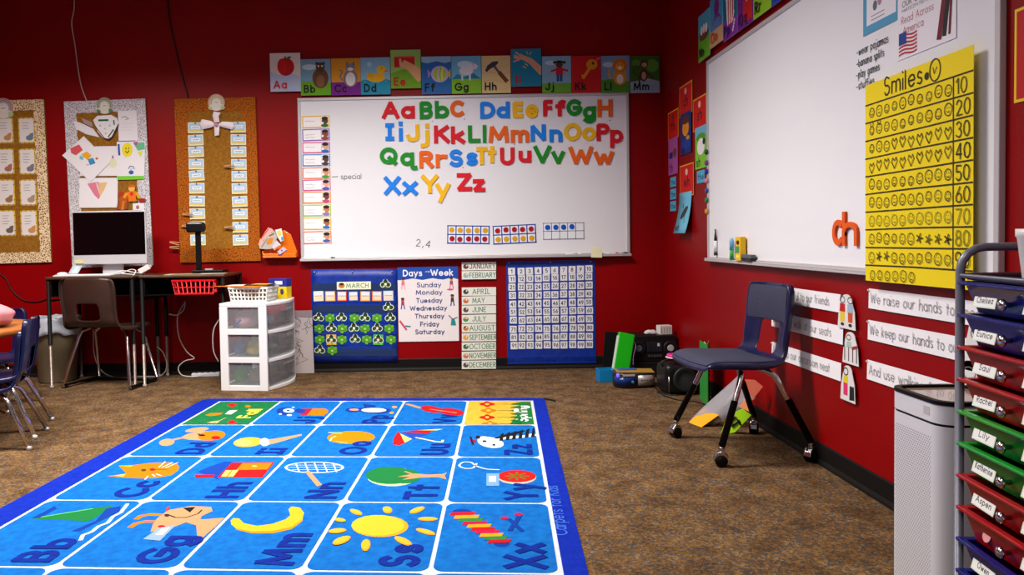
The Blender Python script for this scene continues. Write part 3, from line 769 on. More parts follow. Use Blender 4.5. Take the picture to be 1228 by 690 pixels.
rows = [(381.7, [382, 395.7, 409.4, 425, 437.7, 452, 468], 'OPOPOPO', 'second'), (394.3, [383, 397.4, 410.4, 424.5, 437.7, 452.4, 466.7], 'POPOPOP', 'third'), (407.5, [383.5, 397.4, 410, 426, 439.8, 453.5, 468.8], 'PYPOPGP', 'fourth'), (420.5, [383.5, 398.4], 'OP', 'fifth')]
for py, xs, ty, rn in rows:
    for k, (px, ch) in enumerate(zip(xs, ty)):
        clover(px, py + (-.5 if ch == 'O' else .3), ch != 'P', {'Y': 'e0b010', 'G': '48b848'}.get(ch),
               '%s clover card, %s in the %s row of the calendar' % ({'O': 'outlined dark', 'P': 'plain light green', 'Y': 'yellow backed', 'G': 'bright green backed'}[ch], ordn(k), rn))

# days of the week poster
loc, w_, h_ = back(477.4, 320.3, 549.8, 409.6, off=.006)
t = wthing('b', 'weekday_poster', 'white days of the week poster with a blue heading band', 'poster', loc)
MB().box(-w_ / 2, w_ / 2, -h_ / 2, h_ / 2, 0, .002).build('sheet', t, mat('ece4e6', .5))
d = Draw(.0022)
P = [(-w_ / 2, h_ / 2), (-w_ / 2, h_ / 2 - .095)] + [(-w_ / 2 + w_ * k / 12, h_ / 2 - .09 - .006 * math.sin(k * 1.6)) for k in range(1, 12)] + [(w_ / 2, h_ / 2 - .095), (w_ / 2, h_ / 2)]
d.poly(P, '1448a8'); d.build('heading_band', t)
d = Draw(.003)
d.text('Days', -w_ / 2 + .04, h_ / 2 - .068, .05, 'f0f0f8', .17, gap=.1, fit=.145); d.text('of the', -.018, h_ / 2 - .04, .011, 'f0f0f8', .16, gap=.1, fit=.032); d.text('Week', .02, h_ / 2 - .068, .05, 'f0f0f8', .17, gap=.1, fit=.17)
for k, s_ in enumerate(['Sunday', 'Monday', 'Tuesday', 'Wednesday', 'Thursday', 'Friday', 'Saturday']):
    py = [341.8, 350.8, 360.5, 369.7, 379.2, 388.8, 398][k]
    d.text(s_, .008 if k != 3 else .0, (365 - py) / 89.3 * h_ - .017, .036, '14307c', .15, gap=.12, align='c', fit=[.19, .205, .2, .285, .225, .145, .225][k])
d.build('lettering', t)
d = Draw(.0024)
def kid(x, y, c1, c2, sk='d89878', s=1.0):
    d.ell(x, y + .035 * s, .012 * s, .013 * s, sk); d.ell(x, y + .044 * s, .013 * s, .008 * s, '402818'); d.poly([(x - .013 * s, y - .005), (x + .013 * s, y - .005), (x + .011 * s, y + .024 * s), (x - .011 * s, y + .024 * s)], c1); d.stroke([(x - .007, y), (x - .012, y - .035 * s)], .008, c2); d.stroke([(x + .007, y), (x + .014, y - .035 * s)], .008, c2)
kid(-w_ / 2 + .04, h_ / 2 - .13, 'e07888', 'f0a0b0'); kid(w_ / 2 - .05, h_ / 2 - .13, '8c5c4c', 'e080a0'); kid(-w_ / 2 + .035, .0, 'c02858', '2860b0', '905030'); kid(w_ / 2 - .045, .02, '48342c', '1c3c9c', 'a86038'); d.stroke([(-w_ / 2 + .01, -.12), (-w_ / 2 + .06, -.19)], .014, 'd04868'); d.stroke([(-w_ / 2 + .05, -.16), (-w_ / 2 + .09, -.165)], .01, '2c78a8'); d.poly([(w_ / 2 - .06, -.16), (w_ / 2 - .02, -.16), (w_ / 2 - .03, -.115), (w_ / 2 - .055, -.115)], '188c8c'); d.stroke([(w_ / 2 - .075, -.085), (w_ / 2 - .045, -.115), (w_ / 2 - .008, -.1)], .006, '183848'); d.ell(w_ / 2 - .06, h_ / 2 - .17, .025, .006, 'e04888')
d.build('pictures', t)

# months
MON = ['JANUARY', 'FEBRUARY', 'APRIL', 'MAY', 'JUNE', 'JULY', 'AUGUST', 'SEPTEMBER', 'OCTOBER', 'NOVEMBER', 'DECEMBER']
my = [(314.5, 324.3), (325, 335), (344.7, 354.8), (355.4, 365.5), (366.3, 376.4), (377.5, 387.6), (388.4, 398.5), (399.5, 409.6), (410.7, 420.5), (421.6, 431.5), (432.5, 442.6)]
mc = ['6c3c28', '8cb8c8', '405048', 'c86830', '584858', '4c8c48', 'c87828', 'd8a838', '3c7444', 'c87860', '505050']
for i, (a, b) in enumerate(my):
    loc, w_, h_ = back(553.8, a, 594.8, b, off=.016)
    t = wthing('b', 'month_card', 'white %s month card in the column left of the hundreds chart' % MON[i], 'card', loc, random.uniform(-.008, .008), 'month cards in a column')
    MB().box(-w_ / 2, w_ / 2, -h_ / 2, h_ / 2, 0, .0012).build('card', t, mat('e4e4dc', .5))
    d = Draw(.0014); tc_ = '3c2c28' if i == 0 else '387c48'
    d.text(MON[i], -w_ / 2 + .056 if len(MON[i]) > 5 else -w_ / 2 + .078, -.02, .04, tc_, .12, gap=.12, fit=(w_ - .066) if len(MON[i]) > 5 else {5: .13, 4: .1, 3: .09}[len(MON[i])])
    d.build('lettering', t)
    d = Draw(.0014); d.ell(-w_ / 2 + .03, -.002, .02, .018, mc[i]); d.ell(-w_ / 2 + .024, .008, .007, .007, 'e0a070' if i % 2 else '242820'); d.ell(-w_ / 2 + .036, .006, .006, .006, 'f0e0c0'); d.build('picture', t)

# hundreds chart
loc, w_, h_ = back(607.6, 312.6, 714.2, 436, off=.003)
t = wthing('b', 'hundreds_chart', 'blue hanging hundreds pocket chart filled with number cards', 'pocket chart', loc, .0)
MB().box(-w_ / 2, w_ / 2, -h_ / 2, h_ / 2, 0.0, .003).build('backing', t, NAVY, bevel=.001)
MB().box(-w_ / 2, w_ / 2, -h_ / 2, -h_ / 2 + .012, .003, .005).build('bottom_hem', t, BLUE2)
for k in range(10):
    z = (374.3 - (305 + (95 + 47.3 * k) / 4.76 + 4.5)) / 123.4 * h_
    MB().box(-w_ / 2 + .008, w_ / 2 - .008, z - .001, z + .012, .003, .0045).build('pocket', t, BLUE2)
for k in (-.47, 0, .45): MB().lathe([(.005, 0), (.005, .004), (.002, .006)], 8, Matrix.Translation((k * w_, h_ / 2 - .014, .003))).build('push_pin', t, mat('d8d8dc', .3, .8))
colx = [350, 405, 452, 500, 548, 597, 645, 695, 742, 790]; rowy = [95, 137, 185, 233, 282, 328, 375, 425, 473, 520]
for r in range(10):
    for c in range(10):
        px = 540 + (colx[c] + r * (1.4 if c < 1 else .6) + random.uniform(-2, 2)) / 4.76; py = 305 + (rowy[r] - (c - 3) * 1.6 * (1 - r * .06) + random.uniform(-2, 2)) / 4.76
        loc, w2, h2 = back(px - 4.2, py - 4.3, px + 4.2, py + 4.3, off=.0085)
        n = r * 10 + c + 1
        d = Draw(0.0); d.rect(-w2 / 2, -h2 / 2, w2 / 2, h2 / 2, 'e6e6ea', .0008)
        d.text(str(n), 0, -.0155, .031, '26242c', .16, gap=.12, align='c', fit=.034 if n > 9 else .018 if n > 1 else None)
        o = d.build('number_card', None); wplace(o, 'b', loc, random.uniform(-.03, .03)); tag(o, 'white number card %d, %s row from the top, %s column of the hundreds chart' % (n, ordn(r), ordn(c)), 'number card', 'number cards in the hundreds chart')

# ---------------------------------------------------------------- cork boards on the left of the back wall
CORK = ramp_mat('cork', 'noise', 55, [(.3, (130, 84, 24)), (.7, (158, 108, 36))], .85, .15)
LEOP = ramp_mat('spotted_border_print', 'edge', 70, [(.0, (236, 214, 180)), (.16, (228, 196, 150)), (.2, (72, 44, 22)), (.55, (160, 108, 50))], .8)
DALM = ramp_mat('speckled_border_print', 'vor', 150, [(.0, (40, 38, 44)), (.34, (60, 58, 66)), (.42, (214, 208, 214)), (1, (224, 220, 226))], .8)
BROWN = ramp_mat('brown_border_print', 'noise', 110, [(.38, (96, 44, 8)), (.5, (168, 88, 18)), (.7, (186, 104, 30))], .8, detail=6)
def corkboard(nm, label, box, bw, M, tilt):
    loc, w_, h_ = back(*box, off=.001)
    t = wthing('b', nm, label, 'cork board', loc, tilt, None)
    MB().box(-w_ / 2, w_ / 2, -h_ / 2, h_ / 2, 0, .014).build('cork_panel', t, CORK)
    def strip(x0, x1, y0, y1, hor, inner):
        P = []; n = int((x1 - x0 if hor else y1 - y0) / .035)
        for k in range(n + 1):
            f = k / n; o = .006 * (k % 2)
            P.append((x0 + (x1 - x0) * f, inner + o * (1 if inner > (y0 + y1) / 2 else -1)) if hor else (inner + o * (1 if inner > (x0 + x1) / 2 else -1), y0 + (y1 - y0) * f))
        P += [(x1, y0 if inner > (y0 + y1) / 2 else y1), (x0, y0 if inner > (y0 + y1) / 2 else y1)] if hor else [(x0 if inner > (x0 + x1) / 2 else x1, y1), (x0 if inner > (x0 + x1) / 2 else x1, y0)]
        MB().prism(P, .014, .0165 if hor else .0175).build('border', t, M)
    strip(-w_ / 2, w_ / 2, h_ / 2 - bw, h_ / 2, True, h_ / 2 - bw); strip(-w_ / 2, w_ / 2, -h_ / 2, -h_ / 2 + bw, True, -h_ / 2 + bw)
    strip(-w_ / 2, -w_ / 2 + bw, -h_ / 2, h_ / 2, False, -w_ / 2 + bw); strip(w_ / 2 - bw, w_ / 2, -h_ / 2, h_ / 2, False, w_ / 2 - bw)
    return t, loc, w_, h_
TL = .0
corkboard('cork_board', 'cork board with a leopard print border and animal cards, at the far left', (-50, 121, 58.5, 316), .075, LEOP, .012)
corkboard('cork_board', 'cork board with a white speckled border and children\'s drawings behind the computer', (83, 120.5, 180, 320), .085, DALM, .018)
corkboard('cork_board', 'cork board with a brown border and two columns of name cards', (213.5, 118, 310, 314), .095, BROWN, .008)
def ornament(u, v, r, label, c):
    loc, _, _ = back(u - 1, v - 1, u + 1, v + 1, off=.02)
    t = wthing('b', 'board_ornament', label, 'ornament', loc, 0, 'round ornaments on the cork boards')
    MB().lathe([(r, 0), (r, .002)], 24).build('disc', t, mat('e4dcd0', .7))
    d = Draw(.0022)
    for k, q in enumerate(c): 
        rr_ = r * (.92 - k * .15); d.stroke(A(0, 0, rr_, rr_, -20, 200), r * .1, q)
    for a in (-30, 0, 30, 210, 180): d.ell(r * .8 * math.cos(math.radians(a)), -r * .6 + .2 * r * math.sin(math.radians(a)), r * .22, r * .18, '508858' if c[0] == '6c8c60' else 'b8c890', n=10)
    d.ell(0, .0, r * .35, r * .3, 'e8e4dc'); d.stroke([(-r * .2, 0), (r * .2, .0)], r * .06, '383838'); d.build('print', t)
ornament(4, 130, .075, 'round rainbow ornament on top of the leopard bordered board', ['a85860', '8c5c78', '7c8cac'])
ornament(125.5, 127, .06, 'round green leaf ornament on top of the speckled board', ['6c8c60', '506c50', '9cac80'])
ornament(259.5, 123, .062, 'round rainbow ornament on top of the brown bordered board', ['d88848', 'c8b070', 'a8b088'])
for c_, (xa, xb) in enumerate(((-5, 16), (22, 42))):
    for r_, (a, b) in enumerate(((141, 172), (178.3, 209.3), (215.3, 246.7), (252.3, 283.3))):
        sh = r_ * .9
        loc, w_, h_ = back(xa + sh, a, xb + sh, b, off=.016)
        t = wthing('b', 'animal_card', 'yellow edged animal card, %s column, %s row of the leopard print board' % (['left', 'right'][c_], ordn(r_)), 'card', loc, .01, 'cards on the leopard bordered board')
        d = Draw(0); d.rrect(-w_ / 2, -h_ / 2, w_ / 2, h_ / 2, .012, 'd8b83c', .001); d.build('card', t)
        d = Draw(.0012); d.rrect(-w_ / 2 + .009, -h_ / 2 + .009, w_ / 2 - .009, h_ / 2 - .009, .008, 'e4dedc')
        for k in range(14):
            a_ = 2 * pi * k / 14; x = max(-1, min(1, 1.4 * math.cos(a_))) * (w_ / 2 - .005); y = max(-1, min(1, 1.4 * math.sin(a_))) * (h_ / 2 - .005); d.ell(x, y, .005, .004, '604820', n=6)
        for k in range(3 + r_ % 2): d.stroke([(-.03, .055 - k * .02), (.02 - .01 * (k % 2), .055 - k * .02)], .003, '706868')
        d.build('print', t)
        d = Draw(.0016); q = ['c08850', '6c7c8c', 'a86c58', '7c7480', '98704c', 'a88c78', '6c6058', 'c88c50'][r_ * 2 + c_]
        d.ell(.02, -.055, .028, .02, q); d.ell(.034, -.035, .016, .014, q); d.ell(.044, -.022, .006, .006, q, n=8); d.build('picture', t)

def paper(name, label, cat, pts, off, fn=None, c='e6e2e6', group=None, thick=.0012):
    """pinned sheet; pts = its corners in the photo, on the back wall"""
    P = [aty(u, v, D - off) for u, v in pts]
    cx_ = sum(p.x for p in P) / len(P); cz_ = sum(p.z for p in P) / len(P)
    t = wthing('b', name, label, cat, Vector((cx_, D - off, cz_)), 0, group)
    Q = [(p.x - cx_, p.z - cz_) for p in P]
    MB().prism(Q, 0, thick).build('sheet', t, mat(c, .8))
    if fn:
        d = Draw(thick + .0003)
        d.tf = lambda q: (lambda p: (p.x - cx_, p.z - cz_))(aty(q[0], q[1], D - off))
        fn(d); d.build('drawing', t)
    return t
K = lambda ox, oy, s: (lambda *pts: [(ox + a / s, oy + b / s) for a, b in pts])
k8 = K(60, 130, 5.308)
paper('paper_sheet', 'pale pink triangular paper scrap, top left of the speckled board', 'paper', k8((150, 80), (190, 90), (275, 130), (315, 185), (230, 165), (165, 130)), .021, lambda d: d.poly(k8((200, 60), (270, 90), (270, 120), (215, 95)), 'a89090'))
paper('paper_sheet', 'white sheet with a faint pencil sketch, top right of the speckled board', 'paper', k8((432, 18), (550, 12), (562, 205), (437, 208)), .0215, lambda d: (d.stroke(k8((455, 60), (480, 52), (500, 66), (480, 72)), .006, '98949c'), [d.stroke(k8((455, y), (530, y - 3)), .002, 'c4c0c8') for y in (100, 120, 140)]))
paper('paper_craft', 'white shield-shaped paper craft with green marks on the speckled board', 'craft', k8((275, 75), (300, 48), (390, 42), (425, 62), (438, 95), (395, 185), (370, 200), (340, 190), (305, 150)), .03, lambda d: (d.stroke(k8((308, 77), (372, 75)), .014, '105838'), d.stroke(k8((405, 75), (410, 105)), .01, '207850'), d.stroke(k8((285, 110), (345, 190), (370, 197), (395, 182), (436, 100)), .006, '202828'), d.stroke(k8((370, 185), (405, 135)), .01, '486838'), [d.ell(*k8((a, b))[0], 1.2, 1.2, q, n=8) for a, b, q in ((320, 110, 'c8a8a0'), (350, 130, 'c0c8a0'), (380, 110, 'a8c0c8'), (355, 160, 'c8a8b0'))]))
paper('paper_sheet', 'pale sheet tucked behind the tilted rainbow drawing', 'paper', k8((285, 242), (425, 240), (430, 430), (188, 432), (190, 400), (290, 400)), .0205, lambda d: (d.ell(*k8((400, 312))[0], 1.2, 2.5, '9c78a8', n=8), d.ell(*k8((400, 350))[0], 5, 6, 'dcdcb8', n=10)))
paper('childs_drawing', 'tilted drawing with red, yellow and blue blots at the left of the speckled board', 'drawing', k8((78, 300), (215, 177), (382, 345), (258, 470)), .026, lambda d: (d.poly(k8((130, 255), (185, 230), (210, 265), (165, 300), (135, 285)), 'd05058'), d.poly(k8((198, 295), (235, 275), (265, 300), (240, 330)), 'e8a818'), d.poly(k8((240, 325), (275, 315), (290, 350), (255, 362)), '308cb8'), d.poly(k8((190, 300), (215, 310), (210, 330), (188, 322)), '70b8c8'), d.ell(*k8((298, 320))[0], 1.8, 1.5, 'd86838', n=8), d.ell(*k8((240, 360))[0], 2, 1, 'e0a8b0', n=8)))
paper('childs_drawing', 'drawing of a smiling yellow sun over a small blue figure on the speckled board', 'drawing', k8((425, 213), (608, 208), (600, 452), (427, 455)), .0245, lambda d: (d.ell(*k8((492, 265))[0], 6.3, 8.5, 'e8d820'), d.stroke(k8((480, 272), (492, 285), (505, 268)), .006, '303010'), d.ell(*k8((484, 256))[0], .7, 1.2, '303010', n=6), d.ell(*k8((500, 256))[0], .7, 1.2, '303010', n=6), d.stroke(k8((437, 228), (442, 300)), .015, '1c4ca0'),
   d.poly(k8((428, 432), (600, 430), (598, 452), (428, 453)), '70c828'), d.poly(k8((530, 222), (600, 215), (605, 260), (560, 270)), '68b888'), d.poly(k8((530, 215), (560, 213), (550, 240)), 'c040a0'), d.poly(k8((555, 280), (590, 270), (580, 310)), 'd8d850'), d.ell(*k8((517, 408))[0], 3, 2.6, '2060b0', n=10), d.stroke(k8((500, 385), (510, 368), (530, 370), (538, 388)), .005, '283858'), d.ell(*k8((518, 385))[0], 1.5, 1.8, 'c8d0e0', n=8)))
paper('childs_drawing', 'square drawing of a pink and yellow heart shape, lower left of the speckled board', 'drawing', k8((188, 445), (432, 442), (430, 632), (186, 634)), .0225, lambda d: (d.poly(k8((238, 480), (290, 470), (320, 560), (310, 580), (280, 550)), 'd87890'), d.poly(k8((300, 475), (365, 470), (345, 520), (320, 558)), 'e0b880'), d.poly(k8((290, 468), (312, 468), (318, 520)), 'd8a0a0')))
t = paper('paper_craft', 'orange and red scarecrow paper craft pinned above the monitor', 'craft', k8((430, 640), (445, 560), (440, 530), (480, 525), (495, 560), (490, 640), (460, 650)), .026, None, 'b84c10')
def scare(d):
    d.tf0 = None
    d.ell(*k8((520, 510))[0], 4, 4, 'e8b048', n=12); d.poly(k8((492, 505), (550, 500), (530, 485), (510, 486)), 'c86010'); d.poly(k8((490, 530), (545, 525), (550, 590), (500, 595)), 'e87010'); d.stroke(k8((548, 535), (570, 575)), .02, 'd8a010'); d.stroke(k8((490, 540), (470, 570)), .02, 'd8a010'); d.ell(*k8((520, 545))[0], 2, 2.5, 'c82808', n=8); d.ell(*k8((455, 545))[0], 3, 3, 'b02c18', n=10)
    d.stroke(k8((440, 590), (430, 645)), .016, '8c4c10'); d.stroke(k8((470, 590), (460, 648)), .016, 'c87c18'); d.stroke(k8((490, 600), (485, 640)), .016, '8c4c10')
    d.poly(k8((560, 575), (605, 572), (610, 595), (570, 600)), 'a01818'); d.stroke(k8((530, 600), (560, 585)), .01, '607820')
P0 = t.location
d = Draw(.0018); d.tf = lambda q: (lambda p: (p.x - P0.x, p.z - P0.z))(aty(q[0], q[1], D - .026)); scare(d)
d.build('drawing', t)
paper('paper_sheet', 'small white photo card right under the scarecrow craft', 'card', k8((527, 605), (600, 603), (600, 648), (527, 648)), .0205, lambda d: d.ell(*k8((558, 630))[0], 2, 2.5, 'a86070', n=8))

# name cards
for side, xc, ycs in (('left', 236, (153.2, 168.2, 182.2, 196.9, 210.8, 225.9, 241.2, 256.5, 272.1, 288)), ('right', 287, (152.6, 167.6, 182.2, 197.2, 211.5, 226.2, 241.8, 256.8, 272.7, 288))):
    for k, yc in enumerate(ycs):
        loc, w_, h_ = back(xc - 9.2, yc - 6.4, xc + 9.2, yc + 6.4, off=.0185)
        loc.x += (k - 4.5) * .002
        t = wthing('b', 'name_card', 'small name card, %s from the top, %s column of the brown bordered cork board' % (ordn(k), side), 'card', loc, random.uniform(-.05, .05) + (.12 if (side == 'left' and k == 4) else 0), 'name cards on the brown bordered board')
        MB().box(-w_ / 2, w_ / 2, -h_ / 2, h_ / 2, 0, .001).build('card', t, mat('e4e0c0', .6))
        d = Draw(.0012); d.rect(-w_ / 2 + .006, -h_ / 2 + .02, w_ / 2 - .006, h_ / 2 - .006, 'a8c8e4'); d.rect(-w_ / 2 + .006, -h_ / 2 + .01, w_ / 2 - .006, -h_ / 2 + .022, 'd8c058')
        d.rect(-.034, -.008, .034, .014, 'e8ecf0'); d.stroke([(-.026 + k2 * .0075, .003 + .003 * (-1) ** k2) for k2 in range(8)], .0028, '404858'); d.build('print', t)
        MB().lathe([(.004, .001), (.004, .006), (.0055, .009)], 8, Matrix.Translation((0, h_ / 2 - .008, 0))).build('push_pin', t, mat('202878', .4))
def clothespin(u, v, off, label, ang=0):
    loc, _, _ = back(u - 1, v - 1, u + 1, v + 1, off=off)
    t = wthing('b', 'clothespin', label, 'clothespin', loc, ang, 'clothespins at the name card board')
    for s in (-1, 1):
        m_ = MB(); m_.prism([(-.036, s * .001), (-.036, s * .006), (-.012, s * .008), (.036, s * .011), (.036, s * .006)], 0, .009); m_.build('jaw', t, mat('c89868', .7), bevel=.0008)
    MB().tube([(-.004, -.009, .0045), (-.004, .009, .0045)], .0028, 8).build('spring', t, mat('a0a0a0', .3, .9))
clothespin(225, 257, .031, 'clothespin on the eighth name card of the left column'); clothespin(224, 271, .031, 'clothespin half behind the document camera head'); clothespin(275, 199.4, .031, 'clothespin on the fourth name card of the right column'); clothespin(275, 272.8, .031, 'clothespin on the ninth name card of the right column')
clothespin(209.5, 291.5, .031, 'upper clothespin on the left edge of the brown bordered board', -.2); clothespin(209.5, 296.8, .031, 'lower clothespin on the left edge of the brown bordered board', -.05)
# bow
loc, w_, h_ = back(240, 138, 280, 162, off=.034)
t = wthing('b', 'ribbon_bow', 'white ribbon bow with a pink knot at the top of the brown bordered board', 'bow', loc)
def cloth(name, outline, par, M, z=.004, sub=0):
    m_ = MB(); n = len(outline); cx_ = sum(p[0] for p in outline) / n; cy_ = sum(p[1] for p in outline) / n
    vs = [(x, y, 0) for x, y in outline] + [(cx_ + (x - cx_) * .55, cy_ + (y - cy_) * .55, z) for x, y in outline] + [(cx_, cy_, z * 1.3)]
    fs = [(i, (i + 1) % n, n + (i + 1) % n, n + i) for i in range(n)] + [(n + i, n + (i + 1) % n, 2 * n) for i in range(n)]
    return m_.add(vs, fs, None, True).build(name, par, M)
RIB = mat('ece0e4', .6)
cloth('loop', [(0, 0), (-.04, .03), (-.11, .045), (-.125, .01), (-.11, -.03), (-.05, -.02)], t, RIB, .014)
cloth('loop', [(0, 0), (.04, .025), (.115, .02), (.13, -.01), (.11, -.035), (.05, -.02)], t, RIB, .014)
cloth('tail', [(-.02, .02), (.02, .02), (.016, .065), (.03, .09), (-.02, .1), (-.03, .07)], t, RIB, .008)
cloth('tail', [(-.02, 0), (.02, 0), (.014, -.075), (-.018, -.08)], t, RIB, .008)
MB().sphere((0, 0, .016), .016, 10, (1, .8, .6)).build('knot', t, mat('e088a0', .6))
# orange wall pocket with rolled papers
loc, w_, h_ = back(316.5, 275, 357.5, 309, off=.002)
t = wthing('b', 'wall_pocket', 'orange plastic wall pocket stuffed with papers left of the whiteboard', 'wall pocket', loc)
OR = mat('e87408', .35, coat=.4)
m_ = MB(); pr = [(-w_ / 2, -h_ / 2), (w_ / 2, -h_ / 2), (w_ / 2, -h_ / 2 + .02), (w_ * .3, h_ * .3), (w_ * .12, h_ / 2 - .01), (-w_ * .06, h_ * .42), (-w_ * .3, 0), (-w_ / 2, -h_ / 2 + .05)]
m_.prism(pr, 0, .006).build('back_plate', t, OR, bevel=.002)
m_ = MB(); m_.box(-w_ / 2, w_ / 2, -h_ / 2, -h_ / 2 + .01, .006, .06); m_.box(w_ / 2 - .008, w_ / 2, -h_ / 2, -h_ / 2 + .05, .006, .06); m_.box(-w_ / 2, -w_ / 2 + .008, -h_ / 2, -h_ / 2 + .05, .006, .06); m_.box(-w_ / 2, w_ / 2, -h_ / 2 + .01, -h_ / 2 + .03, .054, .06); m_.build('pocket', t, OR, bevel=.002)
k6 = K(305, 265, 13.8)
for nm, pts, cc, of, lab, dr in (
    ('paper_stack', k6((70, 380), (95, 310), (230, 110), (290, 130), (330, 170), (210, 250), (120, 400), (90, 460)), 'e0a8a0', .03, 'pink and orange rolled papers at the back of the orange wall pocket', lambda d: (d.stroke(k6((110, 300), (240, 130)), .008, 'd05028'), d.stroke(k6((150, 330), (300, 190)), .006, '8c6878'))),
    ('folded_leaflet', k6((90, 460), (200, 250), (340, 170), (380, 280), (300, 460), (200, 470)), 'b8b0a8', .04, 'printed grey leaflet with orange picture in the orange wall pocket', lambda d: (d.poly(k6((200, 360), (250, 280), (320, 290), (290, 380), (220, 400)), 'd88018'), d.stroke(k6((120, 440), (220, 290)), .006, '68785c'), d.stroke(k6((250, 250), (330, 210)), .008, '404040'))),
    ('greeting_card', k6((345, 150), (450, 125), (490, 320), (440, 350), (380, 260)), 'd8e0d0', .045, 'upright pale card with yellow print in the orange wall pocket', lambda d: (d.poly(k6((370, 170), (430, 155), (450, 230), (400, 250)), 'd8d060'), d.poly(k6((440, 270), (480, 260), (488, 318), (450, 330)), '5898d0'))),
    ('booklet', k6((290, 430), (370, 320), (440, 400), (340, 490)), 'd0ccd4', .052, 'small white booklet with orange edge in the orange wall pocket', lambda d: d.poly(k6((330, 460), (420, 400), (430, 420), (345, 490)), 'e07030')),
    ('playing_card', k6((380, 510), (480, 430), (540, 480), (430, 565)), 'c4bcc8', .064, 'small purple edged card leaning at the front of the orange wall pocket', lambda d: (d.stroke(k6((400, 560), (430, 563), (540, 485)), .006, '6c2c78'), d.ell(*k6((455, 490))[0], 1, 1, '504858', n=8)))):
    paper(nm, lab, 'paper', pts, of, dr, cc, 'papers in the orange wall pocket', .003)

# cables down the wall
def cable(name, label, pts, r, M, n=8, cat='cable', group=None):
    o = MB().tube(spline(pts, n), r, 6).build(name, None, M, recalc=False); return tag(o, label, cat, group)
wc = mat('c8b8a8', .5); bk = mat('141214', .5)
def wallpts(px, off): return [tuple(aty(u, v, D - off)) for u, v in px]
cable('wall_cable', 'thin pale cable hanging down the red wall to the speckled cork board', wallpts([(88, -30), (89, 8), (86, 28), (90, 55), (94, 85), (98, 105), (104, 121)], .01), .0035, wc)
cable('wall_cable', 'black cable running down the red wall to the brown bordered board', wallpts([(200, -20), (203, 20), (210, 55), (219, 92), (226, 117)], .006), .005, bk)
cable('wall_cable', 'dark cable sagging along the red wall left of the desk', wallpts([(-10, 325), (6, 333), (14, 348), (28, 360), (45, 362), (60, 357)], .006), .004, bk)

# ---------------------------------------------------------------- right wall: cards, magnets, strips
def rcard(name, label, xl, yt, yb, xr, fn, base, group=None, tilt=0, off=.002, cat='card'):
    loc, w_, h_ = right(xl, yt, yb, xr, off)
    t = wthing('r', name, label, cat, loc, tilt, group)
    MB().box(-w_ / 2, w_ / 2, -h_ / 2, h_ / 2, 0, .0012).build('card', t, mat(base, .6))
    d = Draw(.0014); fn(d, w_, h_); d.build('print', t); return t
def redc(txt, img):
    def f(d, w, h):
        d.rect(-w / 2 + .008, -h / 2 + .008, w / 2 - .008, h / 2 - .008, 'cc0c08')
        d.text(txt, 0, -.045, .075, '180c10', .15, align='c'); d.ell(0, .055, .025, .022, img, n=12)
    return f
rg = 'red sound cards on the right wall'
rcard('sound_card', 'red sound card with a yellow border nearest the room corner', 801.3, 136.3, 169.6, 813.7, redc('th', '8c1810'), 'f0a018', rg)
rcard('sound_card', 'topmost red sound card with a yellow border and pink picture', 815, 105.7, 142, 830.3, redc('ch', 'e0a0a0'), 'f0a018', rg, off=.004)
rcard('sound_card', 'red sound card with a yellow border touching the right whiteboard frame', 831.3, 120.7, 159, 847.4, redc('sh', 'e8b8a0'), 'f0a018', rg)
rcard('sound_card', 'lowest red sound card with a yellow border above the bird card', 815.7, 199.6, 237, 832, redc('wh', 'd8c0a0'), 'f0a018', rg, off=.006)
rcard('picture_card', 'purple picture card with blue and brown shapes under the cornermost red card', 801.8, 168, 211, 812.8, lambda d, w, h: (d.rect(-w * .4, -h * .05, -w * .02, h * .12, '14246c'), d.ell(w * .2, .02, w * .18, h * .13, '6c3c1c'), d.text('th', -w * .35, -h * .42, .06, '401058', .16)), 'a8509c', off=.004)
rcard('picture_card', 'dark blue picture card with an orange face under the topmost red card', 816.2, 138.5, 187, 829, lambda d, w, h: (d.ell(0, h * .13, w * .3, h * .2, 'e8940c'), d.ell(0, h * .32, w * .32, h * .1, '5c2c10'), d.ell(0, -h * .25, w * .4, h * .13, '1c3c98'), d.ell(w * .2, -h * .12, w * .15, h * .05, 'e8940c'), d.text('ch', -w * .4, -h * .46, .05, '080c30', .16)), '102c78', off=.006)
rcard('picture_card', 'green picture card with a white sheep beside the whiteboard frame', 834, 154.5, 204, 847.6, lambda d, w, h: (d.rect(-w / 2, h * .25, w / 2, h / 2, '70b4d0'), d.ell(0, h * .24, w * .4, h * .1, '4c9c20'), d.ell(0, h * .02, w * .33, h * .2, 'f0ece8'), d.ell(w * .28, h * .12, w * .12, h * .08, '282420'), d.text('sh', -w * .4, -h * .45, .06, '103010', .16)), '80c430', off=.004)
# curled bird card
loc, w_, h_ = right(815, 232, 280, 829.5, .008)
t = wthing('r', 'picture_card', 'light blue picture card with a dark bird, curling away from the wall', 'card', loc)
m_ = MB(); vs = []; fs = []
cur = lambda y: .0 + .045 * max(0, (h_ / 2 - y) / h_) ** 2
for j in range(9):
    y = h_ / 2 - h_ * j / 8
    for x in (-w_ / 2, w_ / 2): vs.append((x, y, cur(y)))
for j in range(8): fs.append((2 * j, 2 * j + 1, 2 * j + 3, 2 * j + 2))
m_.add(vs, fs, None, True).build('card', t, mat('6cb8d4', .6), solid=.001)
d = Draw(.001); d.ell(.01, 0, w_ * .28, h_ * .1, '2c4048', .5); d.stroke([(.03, -.01), (.045, -.07)], .008, '2c4048'); d.stroke([(-.02, .03), (-.04, .06)], .012, '2c4048'); d.text('wh', -w_ * .42, -h_ * .44, .05, '183048', .16)
d.v = [(x, y, z + cur(y)) for x, y, z in d.v]; d.build('print', t)
